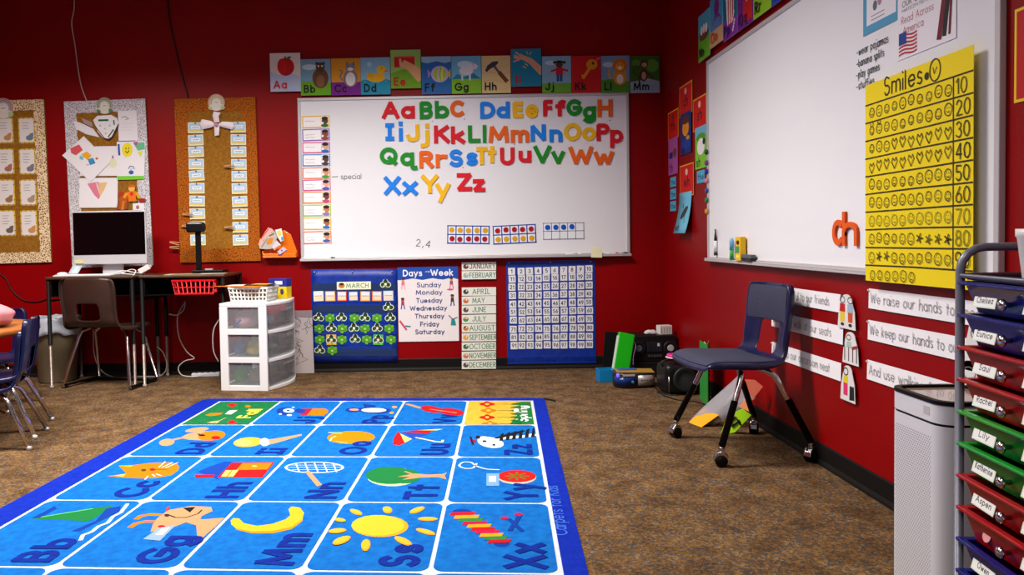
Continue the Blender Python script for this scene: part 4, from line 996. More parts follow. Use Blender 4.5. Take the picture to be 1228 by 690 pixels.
for k, (xl, yt, yb, xr, nm) in enumerate(((804, 213.5, 225, 810.8, 'topmost'), (804, 227.4, 239.8, 810.8, 'middle'), (804, 242, 253.6, 810.8, 'lowest'), (836, 205.8, 220.5, 845, 'lone'))):
    rcard('word_card', 'small light blue word card, ' + (nm + ' of the three under the purple card' if k < 3 else 'alone under the sheep card'), xl, yt, yb, xr, lambda d, w, h: d.text('the', 0, -.02, .04, '102840', .14, align='c', fit=w * .8), '4cacd0', 'small blue word cards on the right wall')
for k, (v, c, nm) in enumerate(((182, '10502c', 'dark green'), (195, '70407c', 'purple'), (205.5, '0c28a0', 'deep blue'), (216.5, 'd87890', 'pink'), (228.5, '384c8c', 'slate blue'), (240, '107c30', 'green'), (253.5, 'd08c18', 'amber'))):
    p = atx(849, v, W - .022); o = MB().lathe([(.016, 0), (.0165, .008), (.012, .013)], 16).build('round_magnet', None, mat(c, .35)); wplace(o, 'r', Vector((W - .0215, BY0 - .012, p.z))); tag(o, '%s round magnet on the left frame of the right whiteboard' % nm, 'magnet', 'round magnets on the whiteboard frame')

# smiles chart
loc, w_, h_ = right(1038.6, 102.6, 336, 1167.8, .040)
loc.z += 0; 
t = wthing('r', 'smiles_chart', 'yellow hand-drawn smiles chart with numbered rows on the right whiteboard', 'chart', loc, .004)
bend = lambda y: .0012
m_ = MB(); ysr = [h_ / 2, 0] + [-h_ / 2 + .06 - q * .006 for q in range(0, 11)]
m_.add([(x, y, bend(y)) for y in ysr for x in (-w_ / 2, w_ / 2)], [(2 * j, 2 * j + 1, 2 * j + 3, 2 * j + 2) for j in range(len(ysr) - 1)], None, False).build('sheet', t, mat('ecd006', .75), solid=.001)
d = Draw(.0014); INK = '2c2804'
tp = h_ / 2 - h_ * 24 / 232.4; rp = h_ * 21.1 / 232.4
for k in range(10): d.stroke([(-w_ / 2, tp - rp * k), (0, tp - rp * k + .002 * (k % 2)), (w_ / 2, tp - rp * k)], .005, INK)
lx = lambda px, py=110: loc.y - atx(px, py, W - .040).y
xv = lx(1144, 220)
d.stroke([(xv, tp), (xv, tp - rp * 9)], .004, INK)
d.text('Smiles', lx(1061), tp + .012, .064, INK, .09, gap=.14, jit=.02, fit=lx(1107) - lx(1061))
d.ell(lx(1112.5), tp + .03, .011, .012, INK); xc = lx(1122.5); d.stroke(A(xc, tp + .04, .026, .034, 0, 360), .004, INK); d.stroke([(xc - .01, tp + .05), (xc - .004, tp + .03), (xc + .01, tp + .048)], .003, INK)
d.v = [(x, y, z + bend(y)) for x, y, z in d.v]; d.build('lettering_and_lines', t)
d = Draw(.0022, .000004)
for k in range(10):
    yc_ = tp - rp * (k + .5); n = 10 if k < 9 else 6
    wd = (xv + w_ / 2 - .02) / 10
    for q in range(n):
        x = -w_ / 2 + .02 + wd * (q + .5) + (0 if k != 9 else .006); rr_ = .0175 + random.uniform(-.003, .002); y = yc_ + random.uniform(-.004, .004)
        ink = random.choice(['3c3806', '4c4808', '242204', '5c580c'] if k not in (6,) else ['8c8410'])
        if k in (2, 3) and (k == 3 or q > 2) :
            d.stroke([(x, y - .02), (x - .016, y + .004), (x - .01, y + .017), (x, y + .007), (x + .01, y + .017), (x + .016, y + .004), (x, y - .02)], .0032, ink)
        elif k in (7, 8) and q in (6, 7, 8, 9) and k == 7 or (k == 8 and q in (1, 2)):
            for a in range(5): d.stroke([(x, y), (x + .017 * math.cos(a * 1.256), y + .017 * math.sin(a * 1.256))], .005, ink)
        else:
            d.stroke(A(x, y, rr_ * .92, rr_, 0, 360, 14), .003, ink)
            if k == 1 and q < 2: d.stroke(A(x, y + .022, .009, .009, 0, 360, 8), .003, ink)
            d.ell(x - .005, y + .005, .0018, .002, ink, n=5); d.ell(x + .005, y + .005, .0018, .002, ink, n=5); d.stroke(A(x, y - .002, .007, .006, 200, 340, 4), .0024, ink)
    if k < 9: d.text(str((k + 1) * 10), xv + .012, yc_ - .024, .048, ['5c580c', '4c4808', '4c4808', '242204', '3c3806', '3c3806', '948c10', '7c7810', '242204'][k], .09, gap=.14, jit=.02)
d.v = [(x, y, z + bend(y)) for x, y, z in d.v]; d.build('drawn_faces', t)['kind'] = 'stuff'
# handwritten list
loc, w_, h_ = right(1027, 52, 102, 1074, .0145)
def lst(d):
    for k, s_ in enumerate(('-wear pajamas', '-banana splits', '-play games', '-stuffies')):
        d.text(s_, -w_ / 2, h_ / 2 - .05 - k * .042, .03, '242428', .1, gap=.12, jit=.035, fit=[.2, .17, .145, .115][k])
writing('handwriting', 'handwritten list in black marker above the yellow smiles chart', 'r', loc, lst)
# papers at the top
def toppaper(name, label, xl, xr, yb, h, fn, base):
    loc, w_, _ = right(xl, yb - 60, yb, xr, .0145)
    zb = atx(xl, yb, W - .0145).z
    loc.z = zb + h / 2
    t = wthing('r', name, label, 'paper', loc, 0)
    MB().box(-w_ / 2, w_ / 2, -h / 2, h / 2, 0, .0012).build('sheet', t, mat(base, .7))
    d = Draw(.0014); fn(d, w_, h); d.build('print', t)
    MB().lathe([(.012, .001), (.012, .006), (.009, .009)], 14, Matrix.Translation((0, h / 2 - .02, 0))).build('magnet', t, mat('303038', .4))
def fa(d, w, h):
    d.rect(-w / 2 + .024, -h / 2 + .03, w / 2 - .01, h / 2 - .03, 'e2dee4')
    for k, (x, y) in enumerate(((-.03, .0), (-.0, .01), (.06, .045), (-.03, .07))): d.ell(x, y - .05, .014, .018, '5c6470' if k % 2 == 0 else 'a87c90')
    for k in range(2): d.stroke([(-.055, -.083 - k * .014), (.03, -.083 - k * .014)], .003, '70606c')
    for k in range(3): d.stroke([(-.05, .03 - k * .014), (.0, .03 - k * .014)], .003, '50505c')
toppaper('flyer', 'blue bordered flyer with small grey pictures at the top of the right whiteboard', 1035.5, 1077, 44, .28, fa, '4c94b8')
def fb(d, w, h):
    d.text('OUR CLASS', -w / 2 + .025, h / 2 - .045, .02, '38343c', .13, fit=.15); d.text('PARTICIPATED IN', -w / 2 + .025, h / 2 - .062, .011, '38343c', .12, fit=.15)
    d.text('Read Across', -w / 2 + .02, h / 2 - .1, .026, 'b87880', .1, gap=.12, fit=.17); d.text('America', -w / 2 + .03, h / 2 - .135, .026, 'b87880', .1, gap=.12, fit=.11)
    for k in range(6): d.poly([(-w / 2 + .008, -h / 2 + .012 + k * .012)] + [(-w / 2 + .008 + .1 * q / 6, -h / 2 + .012 + k * .012 + .004 * math.sin(q)) for q in range(7)] + [(-w / 2 + .008 + .1 * q / 6, -h / 2 + .018 + k * .012 + .004 * math.sin(q)) for q in range(6, -1, -1)], 'b02838')
    d.rect(-w / 2 + .008, -h / 2 + .048, -w / 2 + .05, -h / 2 + .088, '1c3c88')
    d.stroke([(.07, -h / 2 + .015), (.105, h / 2 - .03)], .022, '6c1024'); d.stroke([(.095, -h / 2 + .02), (.12, h / 2 - .04)], .018, '181418'); d.stroke([(.12, -h / 2 + .02), (.13, h / 2 - .06)], .01, '6c1024'); d.ell(.108, h / 2 - .02, .024, .02, '280c14')
toppaper('certificate', 'white class certificate with a flag, above the yellow chart', 1077, 1147, 73.5, .216, fb, 'e6e0e6')
# red card at the right edge
rcard('sound_card', 'large red card with a yellow border at the right edge of the picture', 1217, 12, 124, 1262, lambda d, w, h: d.rect(-w / 2 + .008, -h / 2 + .008, w / 2 - .008, h / 2 - .008, 'b80408'), 'e8c010')

# items on the right tray
p = atx(874, 305, W - .05)
t = thing('marker', 'green and blue highlighter standing on the right whiteboard tray', 'marker', (W - .034, p.y, BZ0 + .0145))
MB().lathe([(.011, 0), (.011, .055)], 12).build('cap', t, mat('2c9c38', .4)); MB().lathe([(.012, .055), (.012, .1), (.006, .118)], 12).build('barrel', t, mat('70a8d0', .4))
p = atx(885, 305, W - .05)
t = thing('marker_box', 'yellow marker box on the right whiteboard tray', 'box', (W - .0365, p.y, BZ0 + .0145))
MB().box(-.0145, .0145, -.036, .036, 0, .125).build('carton', t, mat('e8b40c', .5), bevel=.002)
d = Draw(0); d.rect(-.03, .04, .02, .075, '3c8c58'); d.ell(0, .095, .02, .012, '302408'); d.rect(-.03, .015, .03, .03, 'f0d860')
o = d.build('label_print', t); o.rotation_euler = wallrot('r'); o.location = (-.0152, 0, 0)
p = atx(891, 317, W - .06)
t = thing('board_eraser', 'grey felt board eraser on the right whiteboard tray', 'eraser', (W - .0355, p.y - .01, BZ0 + .0145))
MB().box(-.013, .013, -.062, .062, 0.0, .014).build('felt', t, mat('28282c', .95)); MB().box(-.0145, .0145, -.064, .064, .014, .034).build('back', t, mat('5c5c60', .6), bevel=.004)
p = atx(860, 291, W - .0145)
t = thing('magnetic_marker', 'slim white and black magnetic marker stuck on the right whiteboard', 'marker', (W - .024, p.y, p.z))
MB().lathe([(.01, -.075), (.01, -.055)], 12).build('end_cap', t, mat('181418', .4)); MB().lathe([(.0095, -.055), (.0095, .01)], 12).build('barrel', t, mat('dcdce0', .4)); MB().lathe([(.009, .01), (.005, .05), (.004, .078)], 12).build('tip', t, mat('201c20', .4))

# sentence strips
def strip(label, ya, yb, zt, txt, tilt=0):
    h = .073; w_ = ya - yb
    t = wthing('r', 'sentence_strip', label, 'sentence strip', Vector((W - .003, (ya + yb) / 2, zt - h / 2)), tilt, 'sentence strips on the right wall')
    m_ = MB(); n = 14; vs = []; fs = []
    wav = lambda x: .003 + .0014 * math.sin(x * 9 + ya) ** 2
    for i in range(n + 1):
        x = -w_ / 2 + w_ * i / n
        vs += [(x, -h / 2, wav(x)), (x, h / 2, wav(x) * .4)]
    for i in range(n): fs.append((2 * i, 2 * i + 2, 2 * i + 3, 2 * i + 1))
    m_.add(vs, fs, None, False).build('strip', t, mat('ebe8ec', .7))
    d = Draw(.0012); d.text(txt, -w_ / 2 + .015, -.016, .038, '8c888e', .075, gap=.16, fit=w_ - .03 - (.09 if ya > 3 else 0), jit=.02)
    d.v = [(x, y, z + wav(x)) for x, y, z in d.v]; d.build('lettering', t)
    MB().lathe([(.003, 0), (.003, .004)], 8, Matrix.Translation((-w_ / 2 + .004, h / 2 - .006, .004))).build('push_pin', t, mat('d8d4d0', .4))
strip('sentence strip behind the navy chair, topmost of the left group', 3.64, 2.985, .733, 'We are helpful to our friends', .004)
strip('sentence strip behind the navy chair, middle of the left group', 3.64, 2.965, .607, 'We always walk at our seats', .004)
strip('sentence strip behind the navy chair, lowest of the left group', 3.64, 2.98, .458, 'And keep our classroom neat', .006)
strip('sentence strip We raise our hands to speak under the yellow chart', 2.78, 2.15, .772, 'We raise our hands to speak')
strip('sentence strip We keep our hands to ourselves under the yellow chart', 2.785, 2.15, .657, 'We keep our hands to ourselves', .006)
strip('sentence strip lowest on the right, partly behind the white air purifier', 2.79, 2.2, .508, 'And use walking feet inside', .006)
def cutout(label, yc, zc, w, h, fn, base='dcd8d8'):
    t = wthing('r', 'paper_figure', label, 'paper figure', Vector((W - .0125, yc, zc)), 0, 'drawn paper figures on the sentence strips')
    d = Draw(.0003); fn(d, w, h); 
    P = A(0, h * .3, w * .3, h * .2, 0, 180) + [(-w * .45, -h * .1), (-w / 2, -h / 2), (w / 2, -h / 2), (w * .45, 0)]
    MB().prism(P, -.002, 0).build('sheet', t, mat(base, .7)); d.build('drawing', t)
def twok(d, w, h):
    for s, c1, c2 in ((-1, 'b81420', 'e0c020'), (1, '98b0c0', 'c84c18')):
        x = s * w * .22; d.stroke(A(x, h * .33, w * .14, h * .09, 0, 360), .004, '403c40'); d.poly([(x - w * .16, -h * .02), (x + w * .16, -h * .02), (x + w * .14, h * .22), (x - w * .14, h * .22)], c1); d.poly([(x - w * .12, -h * .3), (x + w * .12, -h * .3), (x + w * .13, -h * .02), (x - w * .13, -h * .02)], c2); d.ell(x, -h * .38, w * .1, h * .05, '302820')
cutout('paper figure of two children ending the topmost left sentence strip', 2.925, .672, .135, .135, twok)
cutout('paper figure at a desk, at the end of the middle left sentence strip', 2.895, .533, .12, .125, lambda d, w, h: (d.stroke(A(-w * .1, h * .32, w * .13, h * .08, 0, 360), .004, '504c50'), d.poly([(-w * .25, 0), (w * .08, 0), (w * .04, h * .2), (-w * .2, h * .2)], 'a8bcb0'), [d.stroke([(x, .02 * h), (x, -h * .42)], .006, '4c2c2c') for x in (-w * .35, -w * .1, w * .15, w * .38)], d.stroke([(-w * .38, 0), (-w * .38, h * .25)], .006, '302828'), d.stroke([(w * .1, 0), (w * .42, .01)], .012, '8c3040')))
cutout('paper figure beside a black bin, at the end of the lowest left sentence strip', 2.915, .392, .112, .14, lambda d, w, h: (d.stroke(A(-w * .12, h * .32, w * .15, h * .1, 0, 360), .005, '28242c'), d.poly([(-w * .3, 0), (w * .02, 0), (0, h * .2), (-w * .25, h * .2)], 'd8c818'), d.poly([(-w * .28, -h * .35), (w * .0, -h * .35), (0, 0), (-w * .28, 0)], 'd8306c'), d.poly([(w * .12, -h * .45), (w * .45, -h * .42), (w * .42, -h * .05), (w * .14, -h * .05)], '181c20')))
cutout('paper figure seen between the cart post and its blue drawers', 2.19, .64, .12, .15, lambda d, w, h: d.stroke(A(0, h * .25, w * .2, h * .12, 0, 360), .004, '605c60'))
cutout('paper figure seen between the cart post and its red drawers', 2.22, .52, .13, .15, lambda d, w, h: d.stroke(A(0, h * .25, w * .2, h * .12, 0, 360), .004, '605c60'))

# ---------------------------------------------------------------- alphabet rug
RX, RY, RROT, CW, CD = .42297, 4.45432, -.0612757, .381368, .579597
rug = thing('alphabet_rug', 'large blue alphabet rug with lettered picture squares on the carpet', 'rug', (RX, RY, 0), (0, 0, RROT))
RM = Matrix.Translation((RX, RY, 0)) @ Matrix.Rotation(RROT, 4, 'Z'); RI = RM.inverted()
def pile(name, c0, c1):
    return ramp_mat(name, 'noise', 34, [(.3, c0), (.7, c1)], .9, .5, bscale=400)
RB1 = pile('rug_border_pile', (0, 28, 140), (2, 38, 160)); RB2 = pile('rug_blue_pile', (0, 82, 158), (2, 102, 182)); RWH = pile('rug_white_pile', (176, 186, 196), (196, 202, 210))
RLT = pile('rug_letter_pile', (0, 26, 118), (2, 38, 138)); RGR = pile('rug_green_pile', (10, 92, 50), (18, 108, 60)); RYE = pile('rug_yellow_pile', (190, 150, 44), (204, 166, 56))
d = Draw(.004); d.rrect(-5 * CW - .135, -6 * CD - .09, .08, .09, .05, RB1, .0055)
d.v = [(x, y, max(z, -.001)) for x, y, z in d.v]
d.build('border', rug)
d = Draw(.0052); d.rect(-5 * CW - .008, -6 * CD - .008, .008, .008, RWH, .001); d.build('white_grid', rug)
ORG, TAN, RD, CRM, DGN, DBL = 'e07a08', 'c8966c', 'cc1418', 'f2e8d0', '187a3c', '0c3ca0'
C1 = K(0, 470, 3.1375); C2 = K(200, 470, 3.1375); C3 = K(420, 470, 3.136); C6 = K(120, 480, 5.75); C7 = K(330, 475, 6.463)
class RugDraw(Draw):
    """yarn colours: duller than card print"""
    def lay(s, c, rough=.95):
        if isinstance(c, str): c = tuple(int(int(c[i:i + 2], 16) * .86) for i in (0, 2, 4))
        s.m(mat(c, .95, spec=.1)); s.z += s.dz; return s.z
def rugpic(key, d):
    def P(k, pts, c): d.poly(k(*pts), c)
    def E(k, x, y, rx, ry, c, rot=0):
        pts = []
        for i in range(18):
            a = 2 * pi * i / 18; u, v = rx * math.cos(a), ry * math.sin(a)
            pts.append((x + u * math.cos(rot) - v * math.sin(rot), y + u * math.sin(rot) + v * math.cos(rot)))
        d.poly(k(*pts), c)
    def S(k, pts, w, c, closed=False): d.stroke(k(*pts), w, c, closed)
    if key == 'Bb':
        P(C1, ((115, 480), (190, 468), (330, 440), (425, 428), (348, 482), (325, 488), (220, 482)), DGN); S(C1, ((150, 473), (250, 456), (350, 440)), .008, '60c060'); P(C1, ((118, 476), (160, 455), (205, 430), (215, 440), (150, 475)), DBL)
        P(C1, ((268, 525), (360, 487), (400, 440), (455, 430), (450, 452), (330, 510), (300, 526)), DBL); S(C1, spline([(303, 560, 0), (312, 540, 0), (345, 525, 0), (375, 508, 0), (405, 492, 0), (430, 465, 0), (465, 442, 0), (480, 422, 0)], 3) and ((303, 560), (312, 540), (345, 528), (372, 506), (405, 494), (425, 470), (455, 455), (480, 422)), .014, 'd4e0ec')
    if key == 'Cc':
        P(C6, ((50, 525), (180, 510), (176, 500), (128, 453), (220, 450), (340, 434), (480, 430), (535, 445), (547, 462), (535, 488), (490, 518), (400, 536), (300, 541), (180, 536)), ORG); P(C6, ((95, 522), (178, 509), (160, 529)), 'f8c040'); P(C6, ((135, 456), (225, 452), (215, 462)), 'f8b030')
        E(C6, 300, 484, 18, 9, '50401c'); E(C6, 362, 480, 20, 9, RD); S(C6, ((375, 479), (465, 478)), .007, 'a83010')
        for q in (((405, 465), (450, 425)), ((425, 468), (500, 432)), ((450, 470), (540, 432)), ((310, 550), (330, 525)), ((360, 515), (380, 530)), ((385, 512), (425, 525))): S(C6, q, .006, 'f0e8e0')
    if key == 'Dd':
        E(C6, 668, 205, 82, 15, TAN, -.12); E(C6, 460, 292, 54, 24, TAN, -.1); S(C6, ((500, 275), (560, 262)), .03, TAN); P(C6, ((550, 262), (600, 235), (700, 215), (780, 215), (720, 280), (620, 275)), TAN); E(C6, 770, 246, 95, 34, ORG, -.1); E(C6, 702, 244, 24, 7, '201c18'); E(C6, 680, 236, 10, 4, '483828'); E(C6, 798, 261, 32, 12, RD)
    if key == 'Fall':
        for a, b in ((910, 35), (910, 152)): E(C6, a, b, 34, 9, RD); E(C6, a, b, 14, 14, RD)
        P(C6, ((725, 105), (760, 92), (850, 88), (820, 105), (760, 110)), ORG); P(C6, ((860, 98), (890, 72), (950, 70), (905, 100)), 'd0d4c8'); S(C6, ((740, 155), (820, 145), (870, 122), (800, 158), (740, 155)), .014, 'e0c888'); E(C6, 1020, 45, 20, 8, ORG)
    if key == 'Jj':
        E(C7, 70, 120, 60, 30, DBL); P(C7, ((250, 98), (385, 97), (412, 112), (408, 130), (378, 152), (245, 150)), ORG); P(C7, ((175, 132), (205, 100), (290, 98), (245, 150), (205, 148)), 'b01838'); P(C7, ((130, 118), (180, 98), (240, 108), (225, 130), (190, 136)), '1838a0'); E(C7, 105, 115, 44, 16, 'd8e4f4'); E(C7, 102, 114, 14, 6, '20407c'); E(C7, 110, 150, 20, 7, 'd8e4f4'); E(C7, 40, 142, 13, 5, 'd8e4f4'); E(C7, 140, 90, 13, 4, 'd8e4f4')
    if key == 'Ii':
        P(C2, ((345, 182), (400, 178), (508, 159), (508, 165), (400, 196), (360, 205)), TAN); E(C2, 306, 190, 56, 18, 'd8ae38', -.08); E(C2, 290, 192, 30, 12, 'e0c468'); E(C2, 368, 190, 18, 15, 'e8ecf0')
    if key == 'Oo':
        E(C7, 588, 322, 186, 49, 'e88400', -.02); S(C7, ((425, 350), (440, 325), (470, 312)), .008, 'f8dca0'); S(C7, ((470, 352), (560, 364)), .006, 'f8dca0'); E(C7, 490, 278, 45, 7, '2c8848'); S(C7, ((410, 285), (520, 290)), .012, 'c8d8d0')
    if key == 'Pp':
        E(C7, 600, 110, 58, 18, DBL); P(C7, ((640, 95), (690, 92), (680, 60), (770, 72), (790, 92), (890, 100), (905, 125), (810, 142), (700, 130), (640, 118)), DBL); E(C7, 612, 107, 38, 8, 'e8a060'); E(C7, 765, 111, 98, 17, 'f4e8c8'); E(C7, 925, 87, 22, 9, 'e8a060'); E(C7, 903, 131, 18, 9, 'e89840')
    if key == 'Hh':
        P(C2, ((115, 302), (140, 290), (215, 263), (250, 263), (192, 330)), '1040a8'); P(C2, ((245, 267), (405, 265), (360, 323), (190, 323)), RD); P(C2, ((285, 269), (398, 268), (378, 293), (260, 295)), ORG); P(C2, ((222, 296), (270, 295), (250, 320), (203, 320)), 'f4dc70'); S(C2, ((246, 296), (226, 320)), .006, ORG); S(C2, ((212, 308), (260, 308)), .006, ORG); P(C2, ((105, 313), (182, 313), (175, 323), (108, 325)), RD); E(C2, 330, 281, 10, 3, 'f8d060')
    if key == 'Nn':
        ring_ = [(555 + 108 * math.cos(a * pi / 12), 285 + 20 * math.sin(a * pi / 12)) for a in range(24)]
        S(C2, ring_, .01, 'd0dce4', True)
        for k in range(5): x = 485 + k * 35; S(C2, ((x, 268), (x + 14, 303)), .006, 'd0dce4')
        for y, a, b in ((277, 465, 650), (285, 452, 660), (294, 470, 645)): S(C2, ((a, y), (b, y)), .006, 'd0dce4')
        P(C2, ((518, 300), (538, 300), (585, 352), (565, 358)), TAN)
    if key == 'Mm':
        P(C2, ((240, 485), (250, 476), (272, 477), (290, 495), (340, 505), (400, 497), (448, 480), (465, 465), (458, 442), (470, 432), (500, 436), (516, 455), (510, 482), (470, 508), (400, 524), (320, 526), (262, 515), (243, 500)), 'e8b828'); P(C2, ((262, 515), (320, 526), (400, 524), (470, 508), (512, 480), (508, 490), (470, 517), (400, 533), (318, 533), (258, 518)), 'e89410')
    if key == 'Gg':
        S(C1, ((512, 480), (530, 468), (565, 462), (605, 463)), .022, ORG); S(C1, ((488, 512), (510, 497), (545, 489), (585, 488)), .022, ORG)
        P(C1, ((566, 528), (575, 500), (590, 478), (632, 446), (720, 430), (795, 434), (800, 450), (760, 468), (742, 505), (700, 492), (640, 515)), TAN); P(C1, ((742, 482), (868, 475), (815, 508), (762, 550), (742, 546), (738, 505)), TAN)
        P(C1, ((688, 438), (736, 434), (715, 455)), '181418'); S(C1, ((632, 463), (660, 474), (700, 474), (745, 460), (760, 445)), .006, '282024'); E(C1, 608, 508, 14, 5, RD); E(C1, 632, 441, 10, 5, 'd03838', -.8); E(C1, 628, 466, 10, 5, '302c2c'); P(C1, ((538, 556), (600, 513), (660, 505), (602, 562)), '8ca8cc'); P(C1, ((583, 540), (612, 514), (640, 512), (612, 540)), 'e4e8f0')
    if key == 'Ss':
        E(C3, 112, 506, 107, 41, 'f0a818'); E(C3, 104, 503, 100, 39, 'ecc030')
        for k, x, y, rx_, ry_, ro in ((C3, 20, 451, 24, 9, .3), (C3, 138, 443, 18, 13, .2), (C3, 250, 444, 30, 9, -.35), (C3, 290, 478, 38, 7, 0), (C3, 282, 526, 38, 9, .25), (C3, 197, 561, 36, 12, .4), (C3, 57, 577, 17, 23, .25), (C2, 650, 483, 22, 7, .1), (C2, 640, 524, 34, 9, -.1), (C2, 656, 560, 36, 13, -.35)):
            E(k, x + 2, y + 2, rx_, ry_, 'f0a020', ro); E(k, x, y, rx_ * .9, ry_ * .8, 'e8b830', ro)
    if key == 'Tt':
        E(C3, 158, 320, 96, 36, 'b8d8a0'); E(C3, 150, 315, 92, 33, DGN); E(C3, 205, 318, 60, 28, DGN); P(C3, ((178, 320), (240, 308), (290, 312), (345, 310), (365, 304), (355, 316), (362, 330), (330, 322), (260, 324), (195, 332), (225, 320)), TAN); S(C3, ((205, 300), (245, 314)), .01, TAN)
    if key == 'Uu':
        P(C3, ((160, 198), (163, 175), (178, 150), (192, 160), (215, 188), (185, 202)), RD); P(C3, ((188, 158), (232, 178), (205, 192)), 'e4e470'); P(C3, ((195, 153), (305, 155), (240, 180)), '1c48b0'); P(C3, ((188, 151), (250, 146), (325, 140), (290, 158)), RD); P(C3, ((255, 145), (350, 140), (325, 146)), 'c8e088'); S(C3, ((245, 172), (320, 188), (345, 190), (349, 182)), .013, 'f0e0b0')
    if key == 'Vv':
        S(C3, ((212, 46), (268, 62)), .03, TAN); E(C3, 305, 66, 40, 12, RD, .15); E(C3, 382, 76, 46, 13, RD, .1); E(C3, 340, 70, 30, 7, RD); S(C3, ((300, 66), (400, 80)), .008, 'e8b0a0')
    if key == 'Spring':
        P(C3, ((600, 128), (650, 62), (640, 38), (686, 38), (700, 128)), DGN)
        for a, b, q in ((515, 47, RD), (520, 71, ORG), (515, 97, RD), (525, 121, ORG)):
            E(C3, a, b, 30, 6, q); E(C3, a, b, 13, 11, q); E(C3, a, b, 8, 4, 'f8c040'); S(C3, ((a + 35, b), (640, b)), .006, DGN)
        for k in range(7): P(C3, ((640, 40 + k * 13), (600, 48 + k * 12), (645, 52 + k * 13)), DGN)
        E(C3, 625, 72, 10, 8, 'e0e8f0')
    if key == 'Zz':
        S(C3, ((550, 178), (600, 172), (660, 168), (700, 160)), .045, 'e8e8ec'); E(C3, 528, 191, 50, 20, 'eceaf0', .15); E(C3, 500, 178, 22, 10, 'eceaf0')
        for k in range(6): x = 560 + k * 24; P(C3, ((x, 186 - k * 3), (x + 6, 160 - k * 4), (x + 18, 155 - k * 4), (x + 14, 184 - k * 3)), '181820')
        E(C3, 600, 162, 60, 5, '181820', -.25); E(C3, 462, 186, 12, 6, 'a81840'); S(C3, ((452, 170), (462, 200)), .01, '281838'); E(C3, 480, 172, 9, 6, '281838'); E(C3, 505, 187, 8, 3, '181820'); E(C3, 540, 201, 6, 3, '181820')
    if key == 'Yy':
        E(C3, 627, 322, 73, 26, 'e8c0b0'); E(C3, 627, 318, 72, 23, 'd81c14')
        for k in range(4):
            a = k * pi / 4; S(C3, ((627 - 45 * math.cos(a), 318 - 15 * math.sin(a)), (627 + 45 * math.cos(a), 318 + 15 * math.sin(a))), .009, '587830')
        E(C3, 627, 318, 10, 4, 'a84010'); S(C3, [(p.x, p.y) for p in spline([(a_, b_, 0) for a_, b_ in ((476, 270), (462, 287), (432, 289), (410, 279), (425, 266), (455, 267), (474, 280), (515, 292), (562, 294))], 4)], .009, 'd8e4f0'); P(C3, ((512, 308), (560, 308), (560, 355), (512, 355)), '78a8dc'); P(C3, ((522, 318), (548, 318), (548, 340), (522, 340)), 'e0e8f4')
    if key == 'Xx':
        E(C3, 420, 452, 36, 11, DBL); E(C3, 570, 573, 30, 11, DBL)
        cs = (RD, 'f0a020', '28883c', 'c01848', 'f0a020', RD, 'c81848', 'f0a020', '28883c', RD)
        for k, q in enumerate(cs):
            x0 = 372 + k * 16; y = 460 + k * 11.5; P(C3, ((x0 + 8, y - 6), (x0 + 100 - k, y - 8), (x0 + 92 - k, y + 5), (x0, y + 7)), q)
        S(C3, ((595, 478), (648, 526)), .016, DBL); S(C3, ((638, 468), (600, 524)), .016, DBL); E(C3, 580, 477, 15, 6, 'c01850'); E(C3, 633, 463, 16, 6, 'c01850')
GRID = {(4, 0): 'Bb', (4, 1): 'Cc', (4, 2): 'Dd', (4, 3): 'Fall', (3, 0): 'Gg', (3, 1): 'Hh', (3, 2): 'Ii', (3, 3): 'Jj', (2, 0): 'Mm', (2, 1): 'Nn', (2, 2): 'Oo', (2, 3): 'Pp', (1, 0): 'Ss', (1, 1): 'Tt', (1, 2): 'Uu', (1, 3): 'Vv',
        (0, 0): 'Xx', (0, 1): 'Yy', (0, 2): 'Zz', (0, 3): 'Spring', (4, -1): 'Aa', (3, -1): 'Ff', (2, -1): 'Ll', (1, -1): 'Rr', (0, -1): 'Ww', (4, -2): 'Winter', (3, -2): 'Ee', (2, -2): 'Kk', (1, -2): 'Qq', (0, -2): 'Summer'}
for (i, j), key in GRID.items():
    o = Draw(.0066); g = .007
    season = len(key) > 2
    Mx = {'Fall': RGR, 'Spring': RYE}.get(key, RB2)
    (o.rect(g, g, CD - g, CW - g, Mx, .001) if season else o.rrect(g, g, CD - g, CW - g, .035, Mx, .001))
    p = o.build('panel', rug); p.location = (-i * CW, (j - 4) * CD, 0); p.rotation_euler = (0, 0, pi / 2)
    LM = (RM @ Matrix.Translation(p.location) @ Matrix.Rotation(pi / 2, 4, 'Z')).inverted()
    d = RugDraw(.0068, .00012)
    d.tf = lambda q, LM=LM: (lambda v: (min(CD - .009, max(.009, v.x)), min(CW - .009, max(.009, v.y))))(LM @ onfloor(q[0], q[1], .007))
    rugpic(key, d)
    if d.v: d.build('picture', p)
    d = Draw(.0082, .0002)
    if key == 'Fall': d.text('Fall', .33, .03, .12, 'f4dc40', .2, gap=.1, fit=.2) if False else d.text('Fall', .14, .04, .085, 'f0d038', .2, gap=.1, fit=.26)
    elif key == 'Spring': d.text('Spring', .06, .035, .075, 'f0f4f0', .18, gap=.1, fit=.42)
    elif season: d.text(key, .06, .04, .09, 'f0f0f0', .2, gap=.1, fit=.4)
    else: d.text(key, .03, .035, .13, RLT, .2, gap=.1)
    d.build('lettering', p)
d = Draw(.0048); d.text('Carpets for Kids', -6 * CD + 2.5 * CD, -.06, .05, '2c62c8', .1, gap=.12)
d.v = [(-y - .015, x + .001, z) for x, y, z in [(a, b, c) for a, b, c in d.v]]
o = d.build('maker_lettering', rug)
# a loose black thread at the rug corner
cable('floor_cable', 'short black cord end lying at the far right corner of the rug', [tuple(onfloor(u, v, .006)) for u, v in ((652, 478), (658, 479), (666, 481))], .005, bk)

